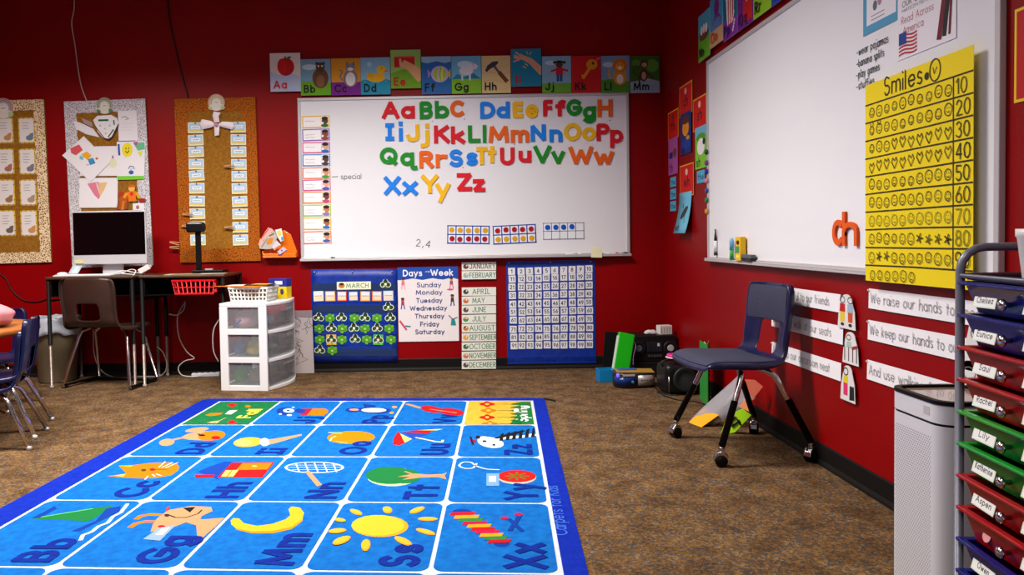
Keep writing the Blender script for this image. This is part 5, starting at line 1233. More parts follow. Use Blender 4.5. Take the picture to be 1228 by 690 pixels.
# ---------------------------------------------------------------- chairs
def chair_shell(H, k, hw=1.0, hole=7):
    pr = [(.212, H - .04, .165), (.212, H - .014, .19), (.185, H + .002, .2), (.1, H + .002, .207), (0, H - .004, .21), (-.08, H - .004, .205), (-.14, H + .004, .196), (-.175, H + .022, .186), (-.192, H + .055, .18), (-.2, H + .09, .178), (-.207, H + .13, .178), (-.213, H + .165, .18), (-.22, H + .23, .184), (-.226, H + .29, .182), (-.23, H + .325, .172), (-.232, H + .338, .145)]
    pr = [(y * k * .94, H + (z - H) * k, w_ * k * hw) for y, z, w_ in pr]
    us = [-1, -1, -.86, -.6, -.42, -.14, .14, .42, .6, .86, 1, 1]
    vs = []; fs = []
    for r, (y, z, w_) in enumerate(pr):
        b = min(1, max(0, (r - 5) / 4))
        for c, u in enumerate(us):
            rolled = c in (0, len(us) - 1)
            x = w_ * u
            yy_ = y + b * .04 * k * abs(u) ** 2.5; zz = z + (1 - b) * (.010 * k * u * u)
            if rolled: yy_ -= b * .032 * k; zz -= (1 - b) * (.03 if r > 1 else .008 * r) * k; x *= .985
            vs.append((x, yy_, zz))
    n = len(us)
    for r in range(len(pr) - 1):
        for c in range(n - 1):
            if hole <= r <= 10 and 4 <= c <= 6: continue
            fs.append((r * n + c, r * n + c + 1, (r + 1) * n + c + 1, (r + 1) * n + c))
    return vs, fs, pr
def pad(pr, r0, r1, off, uw, M, name, par, k, H):
    vs = []; fs = []; us = [-1, -.92, -.6, -.2, .2, .6, .92, 1]
    n = len(us)
    for r in range(r0, r1 + 1):
        y, z, w_ = pr[r]; b = min(1, max(0, (r - 5) / 4)); e = (r in (r0, r1))
        for c, u in enumerate(us):
            ed = e or c in (0, n - 1)
            t = off * (.25 if ed else 1)
            x = w_ * u * uw
            vs.append((x, y + b * (.04 * k * abs(u * uw) ** 2.5 + t), z + (1 - b) * (.010 * k * (u * uw) ** 2 + t)))
    for r in range(r1 - r0):
        for c in range(n - 1): fs.append((r * n + c, r * n + c + 1, (r + 1) * n + c + 1, (r + 1) * n + c))
    return MB().add(vs, fs, None, True).build(name, par, M, solid=.004, subd=2)
CHR = mat('c8c4c8', .18, metal=1.0); BLK = mat('070608', .45, spec=.2); NVY = mat((14, 20, 62), .35, coat=.25)
FAB = ramp_mat('heather_blue_fabric', 'noise', 330, [(.3, (46, 47, 66)), (.7, (70, 70, 88))], .9, .3)
def school_chair(label, loc, rz, H=.445, k=1.0, casters=False, pads=False, M=None, group=None):
    t = thing('school_chair', label, 'chair', loc, (0, 0, rz), group)
    vs, fs, pr = chair_shell(H, k)
    MB().add(vs, fs, None, True).build('shell', t, M or NVY, solid=.007, subd=2)
    if pads:
        pad(pr, 1, 6, .014, .93, FAB, 'seat_pad', t, k, H); pad(pr, 11, 14, .016, .9, FAB, 'back_pad', t, k, H)
    for s in (-1, 1):
        zb = .085 if casters else .012
        f = [(s * .1 * k, .02 * k, H - .022 * k), (s * .15 * k, .03 * k, H - .03 * k), (s * .176 * k, .045 * k, H - .065 * k), (s * .19 * k, .07 * k, H - .13 * k), (s * .235 * k, .16 * k, zb)]
        r = [(s * .1 * k, -.02 * k, H - .022 * k), (s * .14 * k, -.07 * k, H - .03 * k), (s * .172 * k, -.115 * k, H - .06 * k), (s * .19 * k, -.15 * k, H - .13 * k), (s * .24 * k, -.24 * k, zb)]
        for nm, p in (('leg', f), ('leg', r)):
            q = spline(p[:4], 5) + [Vector(p[4])]
            leg = MB().tube(q, .0125 * (1 if casters else .9), 12).build(nm, t, CHR, recalc=False)
            if casters:
                a, b = Vector(p[3]), Vector(p[4]); MB().tube([a + (b - a) * .12, b + (b - a) * .0], .0145, 12).build('sleeve', leg, BLK, recalc=False)
                e = Vector(p[4])
                m_ = MB(); m_.lathe([(.011, .062), (.013, .085)], 12, Matrix.Translation((e.x, e.y, 0)))
                hd = [(-.024, .028), (-.026, .05), (-.012, .066), (.016, .064), (.03, .048), (.034, .026), (.02, .036), (-.01, .036)]
                T = Matrix.Translation((e.x, e.y, 0)) @ Matrix.Rotation(pi / 2 + s * .3 + (0 if p is f else .8), 4, 'Z') @ Matrix.Rotation(pi / 2, 4, 'X')
                m_.prism(hd, -.016, .016, T); m_.build('caster_hood', leg, CHR, bevel=.004)
                T2 = T @ Matrix.Translation((.003, .0255, 0))
                m_ = MB(); m_.lathe([(.006, -.022), (.022, -.021), (.0255, -.016), (.0255, -.017), (.0255, .017), (.022, .021), (.006, .022)], 20, T2); m_.build('caster_wheel', leg, BLK)
            else:
                e = Vector(p[4]); MB().lathe([(.014, 0), (.014, .008), (.012, .018)], 12, Matrix.Translation((e.x, e.y, 0))).build('glide', leg, mat('b8b4b0', .3, .6))
    return t
school_chair('navy padded chair on casters in front of the right wall', (1.228, 3.4, 0), math.radians(97), H=.42, casters=True, pads=True)
gN = 'navy chairs at the round table'
school_chair('near navy plastic chair pushed in at the round table, back to the rug', (-2.33, 3.69, 0), math.radians(108), H=.29, k=.83, group=gN)
school_chair('second navy chair stacked on the near one at the round table', (-2.31, 3.705, .05), math.radians(108), H=.29, k=.83, group=gN)
school_chair('navy chair on the far side of the round table, only its back top showing', (-2.87, 4.5, 0), math.radians(180), H=.3, k=.87, group=gN)

# brown sled chair at the desk
t = thing('school_chair', 'brown plastic chair with chrome sled legs pushed in at the computer desk', 'chair', (-2.45, 5.17, 0), (0, 0, math.radians(-11)))
vs, fs, pr = chair_shell(.42, 1.0, 1.14, 8)
MB().add(vs, fs, None, True).build('shell', t, mat((58, 40, 34), .35, coat=.2), solid=.008, subd=2)
for s in (-1, 1):
    q = spline([(s * .12, .1, .405), (s * .17, .16, .385), (s * .2, .19, .3), (s * .225, .22, .05)], 5) + spline([(s * .24, .22, .015), (s * .25, .0, .0125), (s * .262, -.12, .014)], 4) 
    MB().tube([(s * .12, -.0, .405), (s * .17, -.03, .385), (s * .19, -.045, .33), (s * .252, -.125, .035), (s * .258, -.13, .016), (s * .25, -.05, .0135), (s * .235, .2, .0135), (s * .232, .22, .03), (s * .19, .14, .36), (s * .12, .1, .405)], .0115, 12).build('leg', t, CHR, recalc=False)
    MB().tube([(s * .258, -.12, .0145), (s * .235, .2, .0145)], .0135, 10).build('floor_sleeve', t, BLK, recalc=False)
MB().tube([(-.235, .2, .0145), (.235, .2, .0145)], .011, 10).build('stretcher', t, BLK, recalc=False)

# ---------------------------------------------------------------- round table
t = thing('round_table', 'low round classroom table with an orange wood top at the left edge', 'table', (-2.74, 3.85, 0))
MB().lathe([(.49, .53), (.5, .534), (.5, .556), (.494, .56), (.001, .56)], 64).build('table_top', t, ramp_mat('orange_wood', 'noise', 8, [(.3, (140, 80, 34)), (.7, (166, 98, 44))], .35))
MB().lathe([(.03, .04), (.03, .53)], 20).build('column', t, BLK); MB().lathe([(.22, .0), (.22, .012), (.06, .035), (.03, .05)], 28).build('base', t, BLK)
def blob(name, label, cat, c, sc, M, seed, n=20, amp=.12, group=None, par=None, flat=.0):
    rnd = random.Random(seed); vs = []; fs = []
    ph = [rnd.uniform(0, 6) for _ in range(6)]
    rows = n // 2
    for i in range(rows + 1):
        a = -pi / 2 + pi * i / rows
        for j in range(n):
            b = 2 * pi * j / n
            r = 1 + amp * (math.sin(3 * b + ph[0]) * math.cos(2 * a + ph[1]) + .6 * math.sin(5 * b + ph[2] + a * 3) + .5 * math.cos(7 * a + ph[3] + b * 2))
            x, y, z = math.cos(a) * math.cos(b) * r, math.cos(a) * math.sin(b) * r, max(-.75, math.sin(a) * (1 if abs(a) > 1.5 else r))
            vs.append((x * sc[0], y * sc[1], (z + .75) * sc[2]))
    for i in range(rows):
        for j in range(n): fs.append((i * n + j, i * n + (j + 1) % n, (i + 1) * n + (j + 1) % n, (i + 1) * n + j))
    o = MB().add(vs, fs, None, True).build(name, par, M, weld=True, subd=1); o.location = c
    return tag(o, label, cat, group) if label else o
bag = thing('soft_bag', 'slumped pale pink bag on the round table', 'bag', (-2.53, 3.88, .561))
blob('bag_body', None, None, (0, 0, 0), (.21, .15, .075), mat('c07880', .75), 3, 24, .08, par=bag)
MB().tube(spline([(-.1, -.05, .1), (-.03, -.12, .13), (.05, -.1, .12), (.1, 0, .1)], 6), .009, 8).build('strap', bag, mat('c87c88', .7))

# ---------------------------------------------------------------- waste bin
t = thing('waste_bin', 'beige waste bin lined with a white plastic bag beside the computer desk', 'bin', (-2.925, 5.40, 0))
MB().lathe([(.001, 0), (.12, 0), (.125, .01), (.15, .44), (.153, .445), (.147, .445), (.12, .02), (.001, .02)], 32).build('bin_body', t, mat((112, 100, 78), .5))
m_ = MB(); vs = []; fs = []; n = 40
for i, (r, z) in enumerate(((.14, .36), (.146, .43), (.15, .468), (.157, .465), (.16, .43), (.163, .38), (.167, .35))):
    for j in range(n): a = 2 * pi * j / n; q = .004 * math.sin(a * 9 + i) + .003 * math.sin(a * 17 + 2 * i); vs.append(((r + q * (i > 2)) * math.cos(a), (r + q * (i > 2)) * math.sin(a), z + (.014 * math.sin(a * 4) + .006 * math.sin(a * 11)) * (i > 4) + q))
for i in range(6):
    for j in range(n): fs.append((i * n + j, i * n + (j + 1) % n, (i + 1) * n + (j + 1) % n, (i + 1) * n + j))
m_.add(vs, fs, None, True).build('liner', t, mat('c4c8d4', .3, alpha=.85), solid=.001)

# ---------------------------------------------------------------- two student desks
WD = ramp_mat('dark_laminate', 'noise', 12, [(.3, (60, 34, 20)), (.7, (78, 46, 28))], .35)
DBK = mat((6, 5, 6), .5, spec=.18)
def desk(label, x0, x1, y0=5.09, y1=5.535):
    w_ = x1 - x0; t = thing('student_desk', label, 'desk', ((x0 + x1) / 2, (y0 + y1) / 2, 0), (0, 0, 0), 'student desks along the back wall'); hd = (y1 - y0) / 2
    MB().box(-w_ / 2, w_ / 2, -hd, hd, .748, .766).build('desk_top', t, WD, bevel=.005)
    m_ = MB(); i = .03
    m_.box(-w_ / 2 + i, w_ / 2 - i, -hd + .02, hd - .02, .628, .632); m_.box(-w_ / 2 + i, w_ / 2 - i, hd - .024, hd - .02, .632, .747); m_.box(-w_ / 2 + i, -w_ / 2 + i + .004, -hd + .02, hd - .024, .632, .747); m_.box(w_ / 2 - i - .004, w_ / 2 - i, -hd + .02, hd - .024, .632, .747)
    m_.build('book_box', t, DBK)
    for sx in (-1, 1):
        for sy in (-1, 1):
            x = sx * (w_ / 2 - .014); y = sy * (hd - .02)
            l = MB().tube([(x, y, .3), (x, y, .747)], .0135, 12).build('leg', t, DBK, recalc=False)
            MB().tube([(x, y, .02), (x, y, .32)], .0105, 12).build('leg_insert', l, mat('a89890', .3, metal=.8), recalc=False)
            MB().lathe([(.014, 0), (.014, .012), (.01, .022)], 12, Matrix.Translation((x, y, 0))).build('glide', l, mat('98908c', .4))
        MB().tube([(sx * (w_ / 2 - .014), -hd + .02, .6), (sx * (w_ / 2 - .014), hd - .02, .6)], .008, 8).build('side_rail', t, DBK, recalc=False)
desk('dark student desk carrying the computer', -2.825, -2.222)
desk('dark student desk with the red basket, between computer and drawer unit', -2.184, -1.6)
DT = .7663

# all-in-one computer
xc_ = aty(131, 285, 5.35).x; zb = aty(131, 317, 5.35).z; zt = aty(131, 253, 5.35).z; hw = (aty(175.5, 285, 5.35).x - aty(87, 285, 5.35).x) / 2
t = thing('desktop_computer', 'silver all-in-one computer with a black screen on the left desk', 'computer', (xc_, 5.35, DT), (0, 0, 0))
SIL = mat((202, 200, 206), .4, metal=.2)
MB().box(-hw, hw, 0, .014, zb - DT, zt - DT).build('case', t, SIL, bevel=.005)
MB().box(-hw + .008, hw - .008, -.0015, 0, zb - DT + .068, zt - DT - .01).build('screen', t, mat((4, 4, 6), .12))
m_ = MB(); m_.prism([(-.075, 0), (.075, 0), (.07, .2), (-.07, .2)], 0, .008, Matrix.Translation((0, .05, .004)) @ Matrix.Rotation(pi / 2 - .1, 4, 'X')); m_.build('stand', t, SIL)
MB().box(-.075, .075, -.08, .1, 0, .005).build('stand_foot', t, SIL, bevel=.002)
t = thing('computer_keyboard', 'white keyboard lying on the computer desk below the screen', 'keyboard', (-2.6, 5.2, DT))
MB().box(-.2, .2, -.055, .055, 0, .009).build('base', t, mat('c8c8cc', .4), bevel=.003)
for r_ in range(5):
    n = 14
    MB().box(-.19, .19, -.046 + r_ * .019, -.031 + r_ * .019, .009, .012).build('key_row', t, mat('e4e4e8', .4), bevel=.001)
o = MB().sphere((0, 0, 0), .05, 16, (.6, 1, .3)).build('computer_mouse', None, mat('dcdce0', .3)); o.location = (-2.76, 5.2, DT + .0152); tag(o, 'white computer mouse at the left end of the computer desk', 'mouse')
p = aty(91, 318, 5.32)
t = thing('curled_note', 'curled white note with a yellow top leaning at the lower left of the screen', 'note', (p.x, 5.3, DT))
m_ = MB(); vs = []; fs = []
for j in range(7):
    f = j / 6
    for x in (-.035, .035): vs.append((x + .05 * f - .02, .02 * math.sin(f * 2.5), .004 + .105 * f))
for j in range(6): fs.append((2 * j, 2 * j + 1, 2 * j + 3, 2 * j + 2))
m_.add(vs, fs, None, True).build('sheet', t, mat('ccd8e4', .7), solid=.001)
MB().box(-.0, .06, -.001, .001, .085, .112).build('yellow_top', t, mat('d0c890', .7)).location = (0, .008, 0)
p = aty(173, 320, 5.3)
t = thing('power_adapter', 'white power adapter resting at the lower right of the screen', 'adapter', (p.x + .01, 5.3, DT + .02), (0, -.5, .2))
MB().box(-.04, .04, -.02, .02, 0, .038).build('housing', t, mat('d8d4d0', .4), bevel=.005); MB().box(.04, .055, -.008, .008, .01, .028).build('plug', t, mat('b0aca8', .4))
for k, (pts, lb) in enumerate((([(-2.42, 5.2, DT + .006), (-2.36, 5.24, DT + .03), (-2.28, 5.22, DT + .02), (-2.24, 5.3, DT + .006), (-2.3, 5.4, DT + .006)], 'white cable looped on the computer desk, upper loop'),
        ([(-2.4, 5.3, DT + .006), (-2.33, 5.18, DT + .012), (-2.25, 5.17, DT + .005), (-2.23, 5.12, DT + .005)], 'white cable curving over the desk edge beside the keyboard'),
        ([(-2.38, 5.26, DT + .006), (-2.33, 5.3, DT + .035), (-2.27, 5.25, DT + .03), (-2.25, 5.18, DT + .006)], 'white cable arching between screen and adapter'))):
    cable('desk_cable', lb, pts, .004, mat('d8d4d0', .5), group='white cables on the computer desk')
# document camera
p = aty(238, 300, 5.33); zt = aty(238, 272, 5.33).z
t = thing('document_camera', 'black document camera on the right student desk', 'document camera', (p.x, 5.33, DT + .0035))
MB().box(-.03, .19, -.07, .07, 0, .022).build('base', t, BLK, bevel=.006); MB().box(-.018, .018, -.012, .012, .022, zt - DT - .02).build('arm', t, BLK, bevel=.003)
MB().box(-.075, .045, -.04, .04, zt - DT - .045, zt - DT + .03).build('camera_head', t, mat('101014', .3), bevel=.015)
MB().lathe([(.024, -.02), (.024, 0)], 16, Matrix.Translation((.05, 0, zt - DT - .01)) @ Matrix.Rotation(pi / 2, 4, 'Y')).build('lens_knob', t, BLK)
MB().box(.06, .11, -.05, -.02, .022, .03).build('control_panel', t, mat('b0b4bc', .4))
for k, (x, y, rz, w_, h_, c, lb) in enumerate(((-1.94, 5.22, .1, .2, .14, 'c8b890', 'tan paper on the right student desk'), (-1.83, 5.17, -.08, .28, .1, 'a08c60', 'brown folder sheet under the document camera'), (-1.71, 5.2, .12, .18, .12, 'c0ac94', 'pale paper at the right end of the student desk'))):
    o = MB().box(-w_ / 2, w_ / 2, -h_ / 2, h_ / 2, 0, .001).build('loose_paper', None, mat(c, .8)); o.location = (x, y, DT + .0002 + k * .0011); o.rotation_euler = (0, 0, rz); tag(o, lb, 'paper', 'papers on the student desk')
def basket(name, label, loc, rz, w_, d_, h_, M, nx=9, nz=2, group=None, taper=.9):
    t = thing(name, label, 'basket', loc, (0, 0, rz))
    MB().box(-w_ / 2 * taper, w_ / 2 * taper, -d_ / 2 * taper, d_ / 2 * taper, 0, .003).build('floor_panel', t, M)
    rim = MB(); a, b = w_ / 2, d_ / 2
    for q in ((-a, a, -b - .005, -b + .001), (-a, a, b - .001, b + .005), (-a - .005, -a, -b - .005, b + .005), (a, a + .005, -b - .005, b + .005)): rim.box(q[0], q[1], q[2], q[3], h_ - .012, h_)
    rim.build('rim', t, M)
    def wall(p0, p1, n):
        m_ = MB()
        for k in range(n + 1):
            f = k / n; tx, ty = p0[0] + (p1[0] - p0[0]) * f, p0[1] + (p1[1] - p0[1]) * f
            m_.tube([(tx * taper, ty * taper, .002), (tx, ty, h_ - .006)], .0052, 4)
        for r in range(nz + 1):
            z = .004 + (h_ - .014) * r / (nz + .0); s = taper + (1 - taper) * z / h_
            m_.tube([(p0[0] * s, p0[1] * s, z), (p1[0] * s, p1[1] * s, z)], .006 if r else .009, 4)
        m_.build('lattice_wall', t, M, recalc=False)
    wall((-a, -b), (a, -b), nx); wall((-a, b), (a, b), nx); m2 = max(3, int(nx * d_ / w_)); wall((-a, -b), (-a, b), m2); wall((a, -b), (a, b), m2)
    return t
basket('plastic_basket', 'red plastic basket in the open front of the right student desk', (-1.805, 5.21, .6322), 0, .285, .27, .102, mat((196, 10, 20), .4), 9, 2)

# ---------------------------------------------------------------- three drawer unit
t = thing('drawer_unit', 'white plastic unit of three clear drawers left of the calendar', 'drawer unit', (-1.589, 4.935, 0), (0, 0, -.135))
WP = mat((226, 224, 226), .4); TR = mat((150, 154, 158), .3, alpha=.26)
dx, dy, Hh = .325, .53, .58
lv = [(.035, .185), (.222, .372), (.41, .553)]
m_ = MB()
for x0 in (0, dx - .055):
    for y0 in (0, dy - .02): m_.box(x0, x0 + .055, y0, y0 + .02, 0, Hh - .02)
for z0, z1 in ((0, .035), (.185, .222), (.372, .41), (.553, Hh - .02)):
    m_.box(.055, dx - .055, 0, .02, z0, z1); m_.box(.055, dx - .055, dy - .02, dy, z0, z1); m_.box(0, .02, .02, dy - .02, z0, z1)
    if z0 < .5: m_.box(.02, dx - .02, .02, dy - .02, z0 + (.015 if z0 else 0), z0 + .02 if z0 else .01)
m_.build('frame', t, WP, bevel=.004)
P = [(0, 0), (dx, 0)] + [(dx + .055 * math.sin(pi * k / 10), dy * k / 10) for k in range(1, 10)] + [(dx, dy), (0, dy)]
MB().prism(P, Hh - .02, Hh).build('top', t, WP, bevel=.004)
m_ = MB()
for z0, z1 in lv: m_.box(.05, dx - .05, .008, .011, z0 - .004, z1 + .004)
m_.build('side_window', t, TR)
for z0, z1 in lv:
    dr = MB(); n = 12; vs = []; fs = []
    for j in range(5):
        z = z0 - .008 + (z1 - z0 + .014) * j / 4
        for k in range(n + 1): vs.append((dx + .003 + (.055 if j else .05) * math.sin(pi * k / n), .024 + (dy - .048) * k / n, z))
    for j in range(4):
        for k in range(n): a = j * (n + 1) + k; fs.append((a, a + 1, a + n + 2, a + n + 1))
    dr.add(vs, fs, None, True); q = dr.build('drawer', t, TR, solid=.002)
    P = [(dx + .001, .02)] + [(dx + .064 * math.sin(pi * k / 12) + .002, .02 + (dy - .04) * k / 12) for k in range(1, 12)] + [(dx + .001, dy - .02)]
    MB().prism(P, z0 - .034, z0 - .012).build('drawer_rail', q, WP, bevel=.003)
    MB().box(.03, dx - .002, .03, dy - .03, z0 - .003, z0).build('drawer_floor', q, TR)
    hp = [(dx + .004 + .058 * math.sin(pi * (.3 + .4 * k / 6)), .024 + (dy - .048) * (.3 + .4 * k / 6), z1 - .03) for k in range(7)]
    MB().tube(hp, .008, 8).build('handle', q, TR, recalc=False)
TM = Matrix.Translation((-1.589, 4.935, 0)) @ Matrix.Rotation(-.135, 4, 'Z')
def inunit(x, y, z): return TM @ Vector((x, y, z))
g_ = 'toys and papers inside the clear drawers'
for (x, y, z, sc, c, sd, lb, nm) in ((.14, .1, .413, (.085, .06, .065), 'e0a8a8', 5, 'pale pink cloth bundle in the top clear drawer', 'cloth_bundle'), (.2, .3, .413, (.06, .08, .04), 'c8d0d8', 6, 'white paper wad at the back of the top clear drawer', 'paper_wad'),
   (.2, .12, .226, (.07, .06, .055), 'e8d020', 7, 'yellow toy in the middle clear drawer', 'plastic_toy'), (.085, .12, .226, (.04, .06, .05), '5474c0', 8, 'blue toy in the middle clear drawer', 'plastic_toy'), (.2, .34, .226, (.06, .08, .03), 'a09888', 15, 'beige bundle at the back of the middle clear drawer', 'cloth_bundle'),
   (.085, .12, .04, (.045, .06, .06), '38b838', 9, 'green toy in the bottom clear drawer', 'plastic_toy'), (.205, .13, .04, (.07, .06, .055), 'b0a890', 10, 'grey folded papers in the bottom clear drawer', 'paper_wad'), (.19, .35, .04, (.06, .09, .045), 'b08850', 12, 'tan bundle at the back of the bottom clear drawer', 'cloth_bundle')):
    o = blob(nm, lb, 'toy' if 'toy' in lb else 'bundle', inunit(x, y, z), sc, mat(c, .6), sd, 14, .14, g_); o.rotation_euler = (0, 0, -.135)
o = MB().tube([tuple(inunit(.08, .045, .42)), tuple(inunit(.13, .045, .47))], .008, 8).build('blue_marker', None, mat('2838a0', .4)); tag(o, 'blue marker behind the top side window of the drawer unit', 'marker')
q = inunit(.16, .2, .581)
basket('plastic_basket', 'white lattice basket on top of the drawer unit', tuple(q), -.135, .27, .2, .1, mat((224, 222, 216), .4), 10, 3)
for k, (x, y, z, rz, w_, h_, c, lb) in enumerate(((.1, .18, .684, -.25, .34, .2, 'd87818', 'orange and black folder lying on the white basket'), (.08, .2, .6875, .1, .18, .13, 'd8d8dc', 'white paper disc sheet on the orange folder'), (.2, .22, .6905, .25, .2, .14, '28201c', 'dark brown booklet on the white basket'), (.22, .2, .694, -.1, .12, .08, 'e0b040', 'yellow card topmost on the white basket pile'))):
    o = MB().box(-w_ / 2, w_ / 2, -h_ / 2, h_ / 2, 0, .0025).build('folder' if k != 1 else 'paper_sheet', None, mat(c, .6), bevel=.001); o.location = inunit(x, y, z); o.rotation_euler = (0, 0, rz - .135); tag(o, lb, 'paper', 'papers piled on the white basket')
q = inunit(.24, .4, .581)
t = thing('crayon_box', 'yellow and blue crayon box standing behind the white basket', 'box', q + Vector((.03, 0, 0)), (0, 0, -.3))
MB().box(-.07, .07, -.035, .035, 0, .085).build('carton', t, mat('e0c010', .5), bevel=.002); MB().box(-.071, .071, -.036, .036, .085, .14).build('flap', t, mat('1c2c90', .5), bevel=.002)
d = Draw(0); d.ell(-.03, .045, .016, .018, '38742c'); d.ell(.035, .05, .014, .02, '303868'); d.rect(-.02, .1, .04, .125, 'd8d8e0'); o = d.build('print', t); o.rotation_euler = (pi / 2, 0, 0); o.location = (0, -.0372, 0)

# paper leaning on the wall
t = thing('poster_sheet', 'white sheet with pencil scribbles leaning on the wall behind the drawer unit', 'paper', (-1.2, 5.53, .003), (.06, 0, 0))
MB().box(-.14, .115, -.002, .002, 0, .47).build('sheet', t, mat('c8bcbc', .7)); 
d = Draw(0)
rr = random.Random(5)
for k in range(16):
    x, y = .0 + rr.uniform(-.02, .09), rr.uniform(.04, .38); d.stroke([(x + rr.uniform(-.03, .03), y + q * .02) for q in range(4)], .003, '504850')
d.rect(-.14, .42, .115, .47, '98888c'); d.build('scribbles', t).rotation_euler = (pi / 2, 0, 0); [c for c in t.children if c.name.startswith('scribbles')][0].location = (0, -.0026, 0)

# cables and power strip below the desks
WC = mat('b8b4b0', .5)
for lb, pts, r_, Y in (('white cable hanging in a loop behind the brown chair', [(112, 395), (113, 425), (122, 445), (140, 453), (170, 452), (192, 451), (200, 440), (196, 424), (188, 416)], .004, 5.5), ('white cable hanging under the right student desk down to the power strip', [(222, 362), (213, 380), (215, 405), (224, 422), (233, 430), (222, 433), (214, 441), (218, 450), (232, 452), (245, 450)], .004, 5.42), ('white cable curling beside the drawer unit', [(263, 383), (256, 397), (256, 420), (262, 434)], .004, 5.2), ('short white cable loop high under the right student desk', [(222, 362), (220, 372), (212, 378), (203, 377)], .004, 5.4)):
    P = []
    for u, v in pts:
        q = aty(u, v, Y)
        if q.z < .006: q = onfloor(u, v, .006)
        P.append(tuple(q))
    cable('floor_cable', lb, P, r_, WC, group='white cables under the desks')
q = onfloor(252, 451, 0)
t = thing('power_strip', 'white power strip on the carpet left of the drawer unit', 'power strip', (q.x - .02, q.y - .03, 0), (0, 0, .15))
MB().box(-.1, .1, -.025, .025, .001, .03).build('housing', t, mat('bcbcc0', .4), bevel=.006)
for k in range(4): MB().box(-.08 + k * .042, -.055 + k * .042, -.012, .012, .03, .0306).build('socket', t, mat('303034', .5))

# ---------------------------------------------------------------- electronics in the corner
q = onfloor(728, 459)
t = thing('storage_cube', 'small bright blue plastic tub at the foot of the green case', 'tub', (q.x, q.y + .05, 0), (0, 0, .1))
m_ = MB(); P = lambda a: [(-a, -.045), (a, -.045), (a, .045), (-a, .045)]
m_.box(-.055, .055, -.045, .045, 0, .006); m_.box(-.055, .055, -.045, -.041, .006, .085); m_.box(-.055, .055, .041, .045, .006, .085); m_.box(-.055, -.051, -.041, .041, .006, .085); m_.box(.051, .055, -.041, .041, .006, .085)
m_.build('tub_body', t, mat('0c78b4', .4), bevel=.002)
t = thing('plastic_case', 'bright green plastic case standing slanted against a black panel near the corner', 'case', (1.075, 5.07, 0.0), (-.14, .22, .1))
MB().box(-.055, .055, -.02, .02, .012, .325).build('case_body', t, mat('18b818', .4), bevel=.006)
MB().box(-.058, -.052, -.018, .018, .05, .3).build('hinge', t, mat('c8d8c8', .5)); MB().tube(spline([(.056, -.0, .29), (.075, -.01, .25), (.07, -.01, .18), (.078, -.01, .12)], 5), .0025, 6).build('cord', t, mat('9868a0', .5))
t = thing('black_panel', 'black board leaning behind the green case', 'board', (1.075, 5.3, 0), (-.12, .1, 0))
MB().box(-.07, .07, -.006, .006, .0075, .3).build('panel', t, mat('08080a', .7, spec=.15), bevel=.002)
t = thing('amplifier', 'low black audio unit under the cassette stereo in the corner', 'audio unit', (1.345, 5.28, 0))
MB().box(-.14, .14, -.11, .11, 0.0, .105).build('housing', t, mat('0a0a0c', .5), bevel=.004); MB().box(-.12, .12, -.113, -.11, .03, .075).build('front_panel', t, mat('181a20', .3))
t = thing('cassette_stereo', 'black cassette stereo with round dials in the corner', 'stereo', (1.345, 5.28, .1055), (0, 0, .0))
MB().box(-.155, .155, -.1, .1, 0, .185).build('housing', t, mat('0c0c0e', .45), bevel=.006)
for x, c in ((-.108, '6c8494'), (.112, 'a8a8a8')):
    T = Matrix.Translation((x, -.1, .095)) @ Matrix.Rotation(pi / 2, 4, 'X')
    s_ = MB().lathe([(.05, 0), (.052, .004), (.046, .008), (.03, .004)], 24, T).build('speaker', t, mat('141418', .4)); MB().lathe([(.024, .003), (.02, .01)], 18, T).build('dust_cap', s_, mat(c, .4))
MB().box(-.05, .055, -.106, -.1, .07, .14).build('cassette_door', t, mat('202228', .25), bevel=.003)
for k in range(5): MB().box(-.045 + k * .02, -.03 + k * .02, -.108, -.1, .035, .05).build('button', t, mat('3c3c44', .4))
MB().box(.02, .035, -.1075, -.106, .11, .13).build('sticker', t, mat('c8c8cc', .5))
blob('crumpled_paper', 'crumpled white paper on top of the cassette stereo', 'paper', (1.33, 5.22, .2925), (.045, .035, .018), mat('c8c4c4', .7), 21, 14, .2)
t = thing('small_carton', 'white carton with grey stripes on top of the cassette stereo', 'carton', (1.43, 5.24, .2908), (0, 0, .2)); MB().box(-.045, .045, -.03, .03, 0, .062).build('carton', t, mat('d8d4d0', .6), bevel=.002)
for k in range(4): MB().box(-.035 + k * .02, -.03 + k * .02, -.0306, -.03, .008, .05).build('stripe', t, mat('808084', .6))
# cd player
q = onfloor(763, 467)
t = thing('compact_disc_player', 'rounded blue and silver disc player on the carpet near the corner', 'disc player', (q.x + .005, q.y + .1, 0), (0, 0, .12))
P = A(-.075, 0, .06, .085, 90, 270, 8) + A(.075, 0, .06, .085, -90, 90, 8)
m_ = MB(); m_.prism(P, .004, .1, smooth=True); m_.build('body', t, mat((34, 36, 44), .35), bevel=.012, seg=3)
def arcpanel(a0, a1, x0, z0, z1, M, name, off=.0015):
    m_ = MB(); vs = []; fs = []; Q = A(-.075 if x0 < 0 else .075, 0, .06 + off, .085 + off, a0, a1, 8)
    if x0 < 0: Q = Q + [(-.0, -.085 - off)]
    else: Q = [(0, -.085 - off)] + Q
    n = len(Q)
    vs = [(x, y, z0) for x, y in Q] + [(x, y, z1) for x, y in Q]; fs = [(i, i + 1, n + i + 1, n + i) for i in range(n - 1)]
    return m_.add(vs, fs, None, True).build(name, t, M, solid=.002)
arcpanel(190, 270, -1, .02, .075, mat((14, 44, 104), .25), 'blue_panel'); arcpanel(270, 350, 1, .02, .085, mat((150, 138, 132), .35, metal=.3), 'silver_panel')
